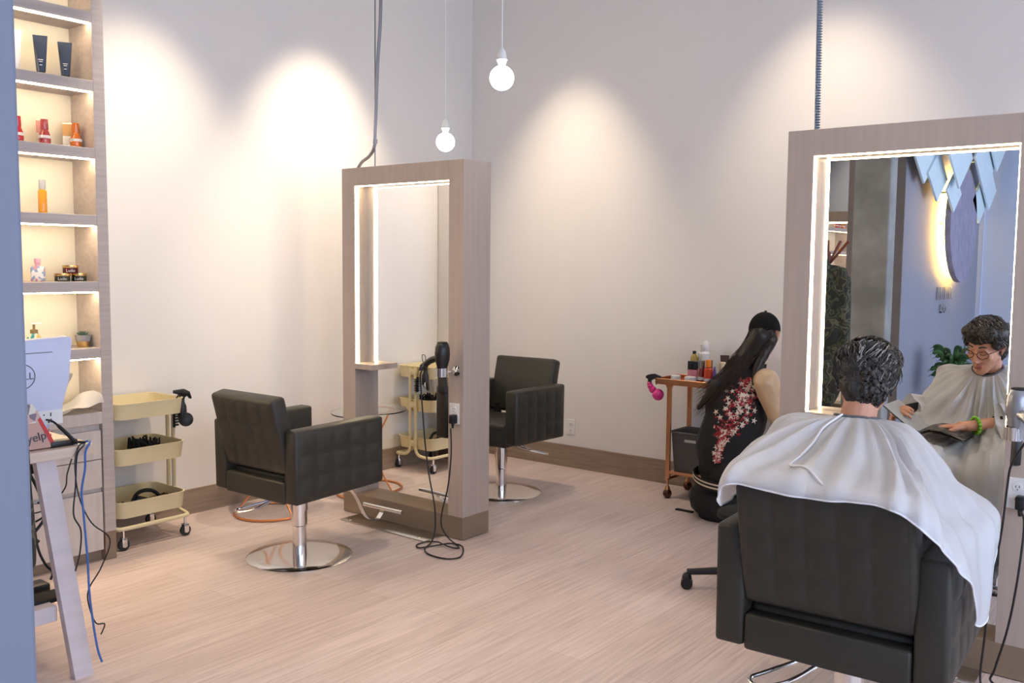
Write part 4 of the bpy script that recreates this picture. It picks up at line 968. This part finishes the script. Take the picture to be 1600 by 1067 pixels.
# black top (sleeves), trousers, shoes
pr = []
for A in (armR, armL): pr += [('c', A[0], A[1], .058, .045), ('c', A[1], V(A[1]).lerp(V(A[2]), .62), .045, .040)]
pr += [('c', (-.955, 2.86, .93), (-.955, 2.955, 1.02), .108, .078), ('e', (-.955, 2.80, .84), (.165, .115, .15)), ('e', (-.955, 2.77, .72), (.16, .125, .12)), ('c', (-1.10, 2.93, .97), (-.81, 2.93, .97), .062, .062)]
blob('black_top', pr, .008, BLACKM, CU, 3)
pr = [('c', (-1.04, 2.76, .68), (-.87, 2.76, .68), .108, .108)]
for hx, kx in ((-.87, -.84), (-1.04, -1.08)): pr += [('c', (hx, 2.80, .68), (kx, 3.40, .665), .09, .066), ('c', (kx, 3.40, .665), (kx, 3.425, .28), .064, .055)]
blob('trousers', pr, .009, BLACKM, CU, 3)
for kx in (-.84, -1.08):
    blob('boot', [('c', (kx, 3.42, .31), (kx, 3.42, .215), .048, .044), ('c', (kx, 3.42, .205), (kx - .01, 3.57, .188), .042, .034), ('c', (kx, 3.395, .195), (kx - .01, 3.56, .18), .036, .034)], .006, BLACK, CU, 3)
# hair: cropped at the nape, tousled on top
pr = [('e', HT((0, -.004, .074)), (.082, .088, .050), HM), ('e', HT((0, -.042, .030)), (.084, .074, .082), HM), ('e', HT((0, -.058, -.026)), (.068, .050, .066), HM), ('e', HT((0, -.052, -.066)), (.050, .030, .030), HM),
      ('e', HT((-.066, .004, .042)), (.022, .050, .038), HM), ('e', HT((.066, .004, .042)), (.022, .050, .038), HM), ('e', HT((-.035, .052, .100)), (.040, .036, .022), HM), ('e', HT((.035, .052, .098)), (.042, .036, .026), HM), ('e', HT((.058, -.02, .07)), (.04, .07, .045), HM)]
hair = blob('hair', pr, .0045, HAIRG, CU, 2, None, lambda p: .010 + .001 * noise.noise(p * 45) + .006 * noise.noise(p * 18))
rnd = random.Random(11); roots = []
for k in range(2600):
    u = rnd.uniform(-1, 1); a = rnd.uniform(0, 2 * math.pi); q = V((math.sqrt(1 - u * u) * math.cos(a), math.sqrt(1 - u * u) * math.sin(a), u))
    if q.z < -.55 or (q.y > .45 and q.z < .42): continue
    low = q.z < .05
    if low and q.y > .1: continue
    s0 = V((q.x * .099, q.y * .108 - .014, q.z * .100 + .034 + (.012 if q.z > .3 else 0)))
    sw = V((.8, .5, 0)) if q.z > .72 else (V((q.y, -q.x, 0)).normalized() * (.7 if q.x > -.2 else -.5) * (0 if low else 1) + V((0, -.1, -1)))
    sw = (sw - q * sw.dot(q)).normalized(); d = (q * (.26 if q.z > .25 else .10 if not low else .02) + sw * 1.1 + V((rnd.uniform(-.3, .3), rnd.uniform(-.3, .3), rnd.uniform(-.12, .15))) * (1 if not low else .35)).normalized()
    g = q * (-.16 if not low else -.07) + (V((rnd.uniform(-.10, .10), rnd.uniform(-.10, .10), -.05)) if not low else V((rnd.uniform(-.04, .04), 0, -.03)))
    roots.append((HT(s0), HM @ d, rnd.uniform(.025, .050) if not low else rnd.uniform(.015, .03), HM @ g, 1 if rnd.random() < (.20 if q.z > .1 else .08) else 0))
strands('hair_locks', HT, HM, roots, CU, [HAIRG, HAIRL], .0019)
# eyebrows, closed lids, spectacles, earring
mb = MB()
for s in (-1, 1):
    mb.tube([HT((s * .045, .074, .034)), HT((s * .030, .084, .040)), HT((s * .014, .088, .035))], .0030, 6)
mb.build('eyebrows', HAIRG, CU, True, world=True)
mb = MB()
for s in (-1, 1): mb.tube([HT((s * .046, .074, .003)), HT((s * .031, .086, -.0035)), HT((s * .016, .083, .002))], .0014, 6)
mb.build('eyelashes', BLACK, CU, True, world=True)
mb = MB()
for s in (-1, 1):
    mb.tube([HT((s * .033 + .0245 * math.cos(a), .100 - abs(.0245 * math.cos(a)) * .12 - .010 * (math.cos(a) * s > .2), .002 + .0195 * math.sin(a))) for a in [i * math.pi / 10 for i in range(20)]], .0019, 6, closed=True)
    mb.tube([HT((s * .057, .086, .008)), HT((s * .080, .04, .012)), HT((s * .086, -.008, .010)), HT((s * .084, -.026, -.006))], .0018, 6)
mb.tube([HT((-.009, .100, .007)), HT((0, .106, .010)), HT((.009, .100, .007))], .0018, 6)
mb.build('spectacles', mat('tortoise_frame', (.10, .018, .012), .25), CU, True, world=True)
for s in (-1, 1): MB().ell(HT((s * .080, -.004, -.030)), .006).build('earring', BLACK, CU, True, world=True)
# bracelet of green beads on the right wrist
mb = MB(); c = V(armR[1]).lerp(V(armR[2]), .90); ax = (V(armR[2]) - V(armR[1])).normalized(); u_ = ax.orthogonal().normalized(); w_ = ax.cross(u_)
for k in range(14):
    a = 2 * math.pi * k / 14; mb.ell(c + (u_ * math.cos(a) + w_ * math.sin(a)) * .036, .0088, u=12, v=8)
mb.build('bead_bracelet', mat('green_beads', srgb(120, 190, 40), .3, var=.1), CU, True, world=True)

# cape: columns run from the neckline to the hem, going round from the middle of the back over the right shoulder
cols = [
 [(-0.965,2.905,1.085),(-0.965,2.865,1.065),(-0.960,2.790,1.035),(-0.955,2.700,1.000),(-0.950,2.600,0.975),(-0.930,2.530,0.970),(-0.920,2.475,0.964),(-0.920,2.447,0.944),(-0.920,2.444,0.925)],
 [(-0.920,2.915,1.085),(-0.890,2.880,1.070),(-0.850,2.800,1.040),(-0.800,2.710,1.000),(-0.766,2.620,0.975),(-0.741,2.540,0.970),(-0.724,2.475,0.962),(-0.716,2.447,0.944),(-0.712,2.444,0.935)],
 [(-.905,2.93,1.08),(-.87,2.90,1.07),(-.82,2.84,1.045),(-.77,2.76,1.0),(-.72,2.68,.967),(-.68,2.60,.960),(-.642,2.53,.952),(-.622,2.475,.915),(-.618,2.465,.880)],
 [(-.905,2.945,1.08),(-.86,2.92,1.065),(-.80,2.87,1.04),(-.745,2.80,.995),(-.69,2.72,.94),(-.65,2.64,.905),(-.605,2.58,.865),(-.560,2.545,.815),(-.545,2.545,.77)],
 [(-.893,2.985,1.075),(-.855,2.975,1.06),(-.79,2.95,1.04),(-.72,2.90,.98),(-.665,2.86,.91),(-.605,2.82,.855),(-.548,2.80,.81),(-.536,2.76,.69),(-.536,2.72,.585)],
 [(-.897,3.02,1.065),(-.86,3.03,1.05),(-.80,3.03,1.01),(-.74,3.02,.955),(-.69,3.02,.905),(-.62,3.03,.865),(-.570,3.03,.835),(-.556,3.01,.80),(-.556,2.98,.75)],
 [(-0.910,3.045,1.055),(-0.890,3.080,1.020),(-0.860,3.110,0.950),(-0.820,3.150,0.880),(-0.780,3.220,0.830),(-0.730,3.330,0.800),(-0.690,3.450,0.700),(-0.680,3.500,0.550),(-0.680,3.500,0.420)],
 [(-0.930,3.060,1.045),(-0.925,3.095,1.010),(-0.915,3.120,0.930),(-0.900,3.160,0.840),(-0.880,3.260,0.780),(-0.850,3.400,0.760),(-0.830,3.500,0.680),(-0.820,3.540,0.500),(-0.820,3.540,0.350)],
 [(-0.960,3.066,1.040),(-0.960,3.105,1.010),(-0.960,3.120,0.930),(-0.965,3.140,0.830),(-0.970,3.240,0.755),(-0.970,3.360,0.715),(-0.970,3.460,0.640),(-0.970,3.520,0.460),(-0.970,3.520,0.330)],
 [(-0.990,3.060,1.045),(-0.995,3.095,1.010),(-1.010,3.120,0.930),(-1.030,3.160,0.840),(-1.050,3.260,0.775),(-1.090,3.420,0.755),(-1.110,3.520,0.680),(-1.120,3.560,0.500),(-1.120,3.560,0.350)],
 [(-1.010,3.045,1.055),(-1.030,3.080,1.020),(-1.070,3.110,0.950),(-1.130,3.120,0.880),(-1.190,3.140,0.830),(-1.250,3.220,0.790),(-1.280,3.320,0.720),(-1.290,3.360,0.600),(-1.290,3.360,0.500)],
 [(-1.023,3.020,1.065),(-1.070,3.030,1.050),(-1.136,3.030,1.010),(-1.184,3.020,0.955),(-1.224,3.020,0.910),(-1.248,3.020,0.880),(-1.264,3.000,0.860),(-1.235,2.980,0.840),(-1.235,2.960,0.820)],
 [(-1.027,2.985,1.075),(-1.080,2.975,1.060),(-1.142,2.950,1.045),(-1.182,2.900,1.000),(-1.210,2.850,0.955),(-1.222,2.800,0.910),(-1.225,2.780,0.880),(-1.225,2.770,0.860),(-1.224,2.760,0.840)],
 [(-1.020,2.945,1.080),(-1.060,2.920,1.065),(-1.126,2.870,1.045),(-1.167,2.800,1.010),(-1.191,2.720,0.975),(-1.198,2.630,0.945),(-1.188,2.550,0.925),(-1.173,2.480,0.905),(-1.167,2.460,0.860)],
 [(-1.000,2.915,1.085),(-1.030,2.880,1.070),(-1.080,2.800,1.040),(-1.120,2.710,1.000),(-1.135,2.620,0.975),(-1.142,2.540,0.970),(-1.142,2.475,0.964),(-1.142,2.447,0.944),(-1.142,2.444,0.930)],
]
cols = [[V(p) for p in c] for c in cols]
fine = [catmull(c, 6) for c in cols]; nr = len(fine[0]); rowsP = []
for i in range(nr):
    rowsP.append(catmull([c[i] for c in fine], 12, True))
ctr = V((-.96, 3.0, .9)); nc = len(rowsP[0]); G = []
for i in range(nr):
    row = []
    for j in range(nc):
        p = rowsP[i][j]; t_ = i / (nr - 1)
        du = rowsP[i][(j + 1) % nc] - rowsP[i][j - 1]; dv = rowsP[min(i + 1, nr - 1)][j] - rowsP[max(i - 1, 0)][j]
        nn = du.cross(dv); nn = nn.normalized() if nn.length > 1e-9 else V((0, 0, 1))
        if nn.dot(p - ctr) < 0: nn = -nn
        a = 2 * math.pi * j / nc
        k = min(1, t_ * 3.0) * (1 - .55 * t_)
        f = (1 - 2 * abs(math.sin(a * 8.5 + 1.0 * math.sin(a * 3) + 1.5 * t_)) ** .7) + .8 * math.sin(a * 31 + 4 * t_ + 1.3 * math.sin(a * 5)) + 1.6 * noise.noise(p * 7)
        h = .0135 * k * (f + .9) + .010 * min(1, t_ * 4) * (noise.noise(p * 5 + V((3, 3, 3))) + .4)
        row.append(p + nn * max(-.003, h))
    row.append(row[0].copy()); G.append(row)
mb = MB(); mb.grid(G, .0025); capeob = mb.build('cape', CAPE, CU, True, world=True, ang=80)
# neckline band, the cord-like edge of the overlap down the back, the hem seam
MB().tube([G[0][j] + V((0, 0, .002)) for j in range(0, nc, 3)], .0045, 8, closed=True).build('neck_band', mat('grey_neck_band', (.12, .12, .13), .6), CU, True, world=True)
CAPE2 = mat('white_satin_trim', (.80, .80, .84), .4)
je = nc - 5; line = []
for i in range(0, 36):
    j = int(je + 1.5 * math.sin(i * .07) + (0 if i < 26 else (i - 26) * .75)) % nc; line.append(G[i][j] + (G[i][j] - ctr).normalized() * .007)
MB().tube(line[::5] + [line[-1]], .0035, 7).build('overlap_edge', CAPE2, CU, True, world=True)
MB().tube([G[-1][j] for j in range(0, nc, 2)], .0026, 6, closed=True).build('hem', CAPE2, CU, True, world=True)
# wide sleeve ends round the forearms
for A, fr in ((armR, .60), (armL, .55)):
    a, b = V(A[1]), V(A[1]).lerp(V(A[2]), fr); ax = (b - a).normalized(); u_ = (V((0, 0, 1)) - ax * ax.z).normalized(); w_ = ax.cross(u_); GG = []
    for i in range(9):
        t_ = i / 8; c_ = a.lerp(b, t_ * 1.0) ; row = []
        for j in range(49):
            th = 2 * math.pi * j / 48; r_ = (.062 + .022 * t_) * (1 + .10 * math.sin(5 * th + 2 * t_)) ; sag = -.035 * t_ * max(0, -math.cos(th))
            row.append(c_ + (u_ * math.cos(th) + w_ * math.sin(th) * .8) * r_ + V((0, 0, sag)))
        GG.append(row)
    MB().grid(GG, .0025).build('sleeve', CAPE, CU, True, world=True, ang=80)

# magazine: a raised left leaf and a right half lying on the knee
mg = thing('magazine', (-1.16, 3.29, .80), 'open dark covered magazine on the customer\'s lap', 'magazine')
MAGC = blotch_mat('magazine_print', [(.05, .05, .05), (.25, .23, .2), (.02, .02, .02), (.4, .38, .35)], 12, .3); PG = mat('magazine_pages', (.75, .74, .72), .5)
def leaf(xs, y0, y1, th, m, name):
    P = [[V((x, y0 + (y1 - y0) * j / 6, z)) for j in range(7)] for x, z in xs]; MB().grid(P, th).build(name, m, mg, True, world=True)
right = [(-1.155, .800), (-1.11, .815), (-1.06, .812), (-1.02, .800), (-.965, .782)]; left = [(-1.16, .800), (-1.19, .812), (-1.22, .828), (-1.265, .862), (-1.32, .905)]
leaf(right, 3.17, 3.42, .010, PG, 'right_pages'); leaf([(x, z - .0115) for x, z in right], 3.165, 3.425, .0015, MAGC, 'back_cover'); leaf([(x, z + .0015) for x, z in right], 3.172, 3.418, .0006, MAGC, 'right_page')
leaf(left, 3.15, 3.40, .004, PG, 'left_pages'); leaf([(x - .003, z - .003) for x, z in left], 3.145, 3.405, .0015, MAGC, 'front_cover')

# --- the stylist, back towards us -------------------------------------------
SY = thing('person', (-2.44, 5.16, 0), 'person in black cap and flower-embroidered black jacket seated by the rose gold cart', 'person')
f_ = V((.62, .78, 0)); r_ = V((.78, -.62, 0)); Z = V((0, 0, 1))
pel, che, nk, hd = V((-2.44, 5.16, .32)), V((-2.385, 5.185, .70)), V((-2.30, 5.235, .985)), V((-2.25, 5.245, 1.145))
KM = basis(R_(14), R_(12)); KP, KT = head_prims(hd, KM, 1.04)
shC = V((-2.305, 5.22, .885)); shR, shL = shC + r_ * .15, shC - r_ * .15
elR, elL = shR + f_ * .10 + r_ * .04 - Z * .26, shL + f_ * .12 - r_ * .03 - Z * .25
wrR, wrL = elR + f_ * .22 - r_ * .05 + Z * .06, elL + f_ * .22 + r_ * .05 + Z * .05
prims = list(KP) + [('c', nk, KT((0, -.03, -.05)), .055, .050), ('c', shC, nk, .09, .058), ('e', che, (.15, .11, .17)), ('c', pel + Z * .05, che - Z * .1, .13, .125), ('c', pel - r_ * .08, pel + r_ * .08, .11, .11), ('c', shR, shL, .052, .052)]
for sh_, el, wr in ((shR, elR, wrR), (shL, elL, wrL)): prims += [('c', sh_, el, .048, .037), ('c', el, wr, .036, .024)]
prims += hand_prims(wrR, f_ - Z * .2, Z - r_ * .3, -1, .35) + hand_prims(wrL, f_ - Z * .2, Z + r_ * .3, 1, .35)
for s in (-1, 1):
    h_ = pel + r_ * s * .09; kn = h_ + f_ * .36 + r_ * s * .05 + Z * .08; an = kn - f_ * .02 - Z * .335; prims += [('c', h_, kn, .085, .056), ('c', kn, an, .052, .036), ('c', an - Z * .02, an + f_ * .13 - Z * .035, .034, .026)]
blob('body', prims, .0055, SKIN, SY, 3)
jk = [('c', shR, shL, .068, .068), ('c', shC - f_ * .03, nk - Z * .02, .120, .070), ('e', che + Z * .02 - f_ * .01, (.185, .155, .19)), ('c', pel + Z * .16, che - Z * .06, .172, .180), ('c', pel + Z * .045, pel + Z * .12, .150, .172)]
jacket = blob('jacket', jk, .008, BLACKM, SY, 4, None, lambda p: .004 * noise.noise(p * 14))
SAT = mat('champagne_satin', srgb(205, 176, 140), .35, var=.06, sheen=.3)
for sh_, el, wr, s in ((shR, elR, wrR, 1), (shL, elL, wrL, -1)):
    blob('sleeve', [('c', sh_ + r_ * s * .012, el, .075, .058), ('c', el, wr, .056, .040)], .007, SAT, SY, 4, None, lambda p: .007 * noise.noise(p * 20))
    MB().cyl(wr - f_ * .01, wr + f_ * .025, .036, .034).build('cuff', BLACKM, SY, True, world=True)
pr = [('c', pel - r_ * .08, pel + r_ * .08, .125, .125)]
for s in (-1, 1):
    h_ = pel + r_ * s * .09; kn = h_ + f_ * .36 + r_ * s * .05 + Z * .08; an = kn - f_ * .02 - Z * .29; pr += [('c', h_, kn, .10, .066), ('c', kn, an, .062, .046)]
    blob('shoe', [('c', an - Z * .035, an + f_ * .13 - Z * .045, .042, .034)], .008, BLACK, SY, 2)
blob('trousers', pr, .009, BLACKM, SY, 3)
# striped rib at the jacket's hem and the collar
def hem_ring(z0, rr, h, m, name):
    mb = MB(); P = []
    for zz, q in ((0, rr), (h, rr + .004), (h, rr - .004), (0, rr - .004), (0, rr)):
        P.append([pel + V((math.cos(a) * q, math.sin(a) * q, z0 + zz + .025 * math.cos(a - 2.4))) for a in [i * math.pi / 24 for i in range(49)]])
    mb.grid(P).build(name, m, SY, True, world=True)
RIBW = mat('ivory_rib', srgb(215, 200, 176), .8)
hem_ring(-.075, .182, .055, BLACKM, 'waist_rib'); hem_ring(-.062, .1845, .010, RIBW, 'rib_stripe'); hem_ring(-.040, .1845, .010, RIBW, 'rib_stripe')
MB().tube([nk + V((math.cos(a) * .068, math.sin(a) * .068, -.012 + .012 * math.cos(a))) for a in [i * math.pi / 10 for i in range(20)]], .013, 10, closed=True).build('collar', RIBW, SY, True, world=True)
# embroidery: little flowers and leaves set on the back of the jacket
from mathutils.bvhtree import BVHTree
bvh = BVHTree.FromPolygons([v.co for v in jacket.data.vertices], [p.vertices[:] for p in jacket.data.polygons]); loc0 = root_loc(SY)
mb = MB(); rnd = random.Random(5)
view = V((-2.44, 5.16, 0)).normalized()          # the back turned to the room
side = V((view.y, -view.x, 0))
def stamp(a, z, r, n, mi, rot=0., deep=.45):
    o = V((-2.39, 5.18, z)) - view * .7 + side * a - loc0
    hit, nrm, idx, dist = bvh.ray_cast(o, view)
    if hit is None: return
    M = frame3(hit + nrm * .0012, nrm.orthogonal(), nrm.cross(nrm.orthogonal())); mb.mi = mi
    pts = []
    for k in range(2 * n):
        rr = r if k % 2 == 0 else r * deep; t_ = rot + math.pi * k / n; pts.append((rr * math.cos(t_), rr * math.sin(t_)))
    mb.prism(pts, 0, .0016, 'z', M)
for k in range(560):
    u = rnd.random(); z = .90 - .50 * u; c_ = .075 - .17 * u + .02 * math.sin(u * 6)
    w = .075 * math.sin(math.pi * min(1, u * 1.15 + .12)) + .015
    a = c_ + rnd.gauss(0, w * .62)
    if a > .115 or a < -.185: continue
    q = rnd.random(); n = 5
    if q < .16: stamp(a, z, rnd.uniform(.014, .023), 5, 0, rnd.uniform(0, 6), .38)
    elif q < .48: stamp(a, z, rnd.uniform(.008, .015), 5, 1, rnd.uniform(0, 6))
    elif q < .70: stamp(a, z, rnd.uniform(.006, .012), 4, 2, rnd.uniform(0, 6))
    elif q < .86: stamp(a, z, rnd.uniform(.006, .010), 3, 3, rnd.uniform(0, 6), .3)
    else: stamp(a, z, rnd.uniform(.007, .012), 3, 0, rnd.uniform(0, 6), .25)
mb.build('embroidery', [mat('thread_ivory', srgb(225, 214, 200), .7), mat('thread_red', srgb(150, 28, 36), .7), mat('thread_rose', srgb(196, 96, 100), .7), mat('thread_grey', srgb(120, 110, 104), .7)], SY)
# cap and long hair
mb = MB(); P = []
for i in range(13):
    ph = R_(98 - 98 * i / 12) if i else R_(98)
    P.append([KT((math.cos(a) * .088 * math.sin(R_(2 + 92 * i / 12)), -.008 + math.sin(a) * .106 * math.sin(R_(2 + 92 * i / 12)), .028 + .102 * math.cos(R_(2 + 92 * i / 12)))) for a in [k * math.pi / 20 for k in range(41)]])
mb.grid(P, .003)
mb.ell(KT((0, -.008, .132)), .008); mb.build('cap', BLACKM, SY, True, world=True)
P = [[KT((x, .082 + .075 * t_ - x * x * 6, .030 - .012 * t_ - x * x * 4)) for t_ in (0, .5, 1)] for x in [-.06 + .012 * k for k in range(11)]]
MB().grid(P, .004).build('cap_peak', BLACKM, SY, True, world=True)
h0 = KT((0, -.06, -.01))
hp = [('e', KT((0, -.045, .0)), (.078, .060, .085), KM), ('c', KT((-.01, -.075, -.02)), V((-2.35, 5.14, .96)), .062, .062), ('c', V((-2.35, 5.14, .96)), V((-2.46, 5.06, .84)), .060, .042), ('c', V((-2.46, 5.06, .84)), V((-2.565, 5.05, .70)), .038, .014), ('c', KT((.05, -.05, -.03)), V((-2.24, 5.12, .95)), .035, .028), ('c', V((-2.24, 5.12, .95)), V((-2.235, 5.08, .87)), .028, .012)]
blob('hair', hp, .006, HAIRB, SY, 3, None, lambda p: .003 * noise.noise(V((p.x * 60, p.y * 60, p.z * 8))))
roots = []
for k in range(420):
    s0 = KT((rnd.uniform(-.07, .07), rnd.uniform(-.10, -.06), rnd.uniform(-.06, .03)))
    e0 = V((-2.575, 5.04, .66)) + V((rnd.uniform(-.02, .16), rnd.uniform(-.02, .06), rnd.uniform(-.02, .16)))
    m1 = V((-2.35, 5.10, .96)) + V((rnd.uniform(-.05, .06), rnd.uniform(-.03, .03), rnd.uniform(-.03, .04))); m2 = m1.lerp(e0, .55) - view * .018
    roots.append((s0, m1, m2, e0))
mb = MB()
for a, b, c, d in roots: mb.tube([a, b, c, d], .0016, 3, radii=[.0018, .0016, .0014, .0004])
mb.build('hair_locks', mat('brown_hair', (.035, .018, .010), .4, var=.4, scale=50), SY, True, world=True)

# ------------------------------------------------------------------ what only the large mirror shows
ck = thing('coat_stand', (-2.46, .90, 0), 'wooden peg coat stand reflected at the mirror edge', 'coat stand')
WOOD = mat('red_brown_wood', (.20, .06, .035), .45, var=.2)
MB().cyl((0, 0, 0), (0, 0, 1.66), .018).build('pole', WOOD, ck, True)
MB().lathe([(0, 0), (.17, 0), (.17, .02), (.03, .04), (0, .04)]).build('base', WOOD, ck, True)
for a, e in ((10, .16), (75, .12), (150, .14), (215, .12), (285, .15)):
    d = V((math.cos(R_(a)), math.sin(R_(a)), 0)); MB().cyl(V((0, 0, 1.56)), V((0, 0, 1.74)) + d * e, .009, .012, 12).build('peg', WOOD, ck, True)
jkt = blob('jacket', [('c', (-2.62, .94, 1.50), (-2.36, .94, 1.50), .06, .06), ('c', (-2.48, .96, 1.50), (-2.48, .97, 1.62), .07, .04), ('e', (-2.49, .98, 1.12), (.19, .08, .45)), ('e', (-2.49, .98, .72), (.20, .09, .26)), ('c', (-2.68, .96, 1.44), (-2.71, .98, .82), .055, .045), ('c', (-2.32, .96, 1.44), (-2.29, .98, .82), .055, .045)], .01, CAMO, None, 4, None, lambda p: .012 * noise.noise(V((p.x * 16, p.y * 16, p.z * 5))))
tag(jkt, 'camouflage jacket hanging on the coat stand in the mirror', 'jacket')
# round wooden wall piece with yellow light behind it, on the blue partition
ar = thing('round_wall_sign', (-2.45, -2.80, 2.0), 'round wood-slice panel lit yellow from behind on the blue wall', 'wall sign')
SLICE = mat('limed_wood_slice', srgb(150, 146, 168), .7, var=.22, scale=5, stretch=(1, 9, 1.5), bump=.4)
MB().lathe([(0, .085), (.600, .085), (.605, .10), (.60, .14), (0, .14)], seg=72, axis=(1, 0, 0)).build('disc', SLICE, ar, True)
MB().lathe([(.565, .060), (.575, .060), (.575, .083), (.565, .083), (.565, .060)], seg=64, axis=(1, 0, 0)).build('backlight_ring', LEDY, ar)
mb = MB()
for a in range(0, 360, 60): mb.cyl((0.001, .4 * math.cos(R_(a)), .4 * math.sin(R_(a))), (.086, .4 * math.cos(R_(a)), .4 * math.sin(R_(a))), .012)
mb.build('standoffs', STEEL, ar)
SILV = mat('silver_letters', (.55, .55, .58), .25, .8)
sg = thing('sign_lettering', (-2.45, -2.62, 1.20), 'silver raised letters below the round sign', 'lettering')
mb = MB(); rnd = random.Random(2)
for i in range(7):
    y = .27 - i * .09; mb.box((.004, y - .008, .02), (.03, y + .008, .15), .002); mb.box((.004, y - .035, .02 + .055 * (i % 3)), (.03, y + .01, .036 + .055 * (i % 3)), .002)
    if i % 2: mb.box((.004, y - .04, .02), (.03, y - .026, .15), .002)
mb.build('letters', SILV, sg, True)
mb = MB()
for i in range(4): mb.box((.004, .1 - i * .06, -.12), (.025, .115 - i * .06, -.03), .002); mb.box((.004, .075 - i * .06, -.12 + .04 * (i % 2)), (.025, .115 - i * .06, -.105 + .04 * (i % 2)), .002)
mb.build('small_letters', SILV, sg, True)
# folded white panels stepping down on both sides of the round piece
PNL = mat('white_folded_panel', srgb(214, 232, 240), .55, var=.02); mm = 0
for (y, z, s_, off, k) in ((-1.30, 2.62, .30, .10, 0), (-1.62, 2.98, .34, .20, 1), (-1.72, 2.42, .24, .12, 2), (-2.05, 2.66, .34, .24, 3), (-2.22, 2.30, .20, .16, 4), (-2.95, 2.88, .20, .10, 5), (-3.30, 2.70, .34, .22, 6), (-3.52, 2.28, .24, .14, 7), (-3.72, 2.92, .30, .26, 8), (-3.80, 2.44, .24, .18, 9)):
    w_ = s_ * 1.55; mb = MB().prism([(y, z - s_), (min(y + w_, y + w_), z), (y, z + s_), (y - w_ if y - w_ > -4.28 else -4.28, z)], -2.45 + off - .02, -2.45 + off, 'x', bev=.002); mb.cyl((-2.449, y, z), (-2.45 + off - .018, y, z), .01)
    o = mb.build('wall_panel', PNL)
    tag(o, ('white diamond wall panel nearest the grey strip beside the column', 'white diamond wall panel set high above the first', 'white diamond wall panel lowest between column and round sign', 'large raised white diamond wall panel beside the round sign',
            'small white diamond wall panel touching the round sign', 'small white diamond wall panel high beyond the round sign', 'large raised white diamond wall panel beyond the round sign', 'white diamond wall panel lowest beyond the round sign', 'raised white diamond wall panel high by the pale wall', 'white diamond wall panel low by the pale wall')[k], 'wall panel', 'white diamond wall panels')
pl = thing('potted_plant', (-2.14, -1.75, 0), 'green leafy plant in a pot before the blue wall, seen in the mirror', 'plant')
MB().lathe([(0, 0), (.12, 0), (.15, .30), (.135, .30), (.13, .27), (0, .27)]).build('pot', GREYB, pl, True)
mb = MB(); rnd = random.Random(8)
for k in range(60):
    a = rnd.uniform(0, 6.28); e = rnd.uniform(.04, .15); h = rnd.uniform(.45, .80); d = V((math.cos(a), math.sin(a), 0))
    p = [V((0, 0, .27)) + d * .03, d * e * .6 + V((0, 0, h * .85)), d * e + V((0, 0, h)), d * (e + .09) + V((0, 0, h - .03))]
    mb.tube(p, .01, 5, radii=[.003, .004, .022, .018, .002])
mb.build('leaves', mat('leaf_green', srgb(60, 96, 50), .5, var=.3, scale=12), pl, True)
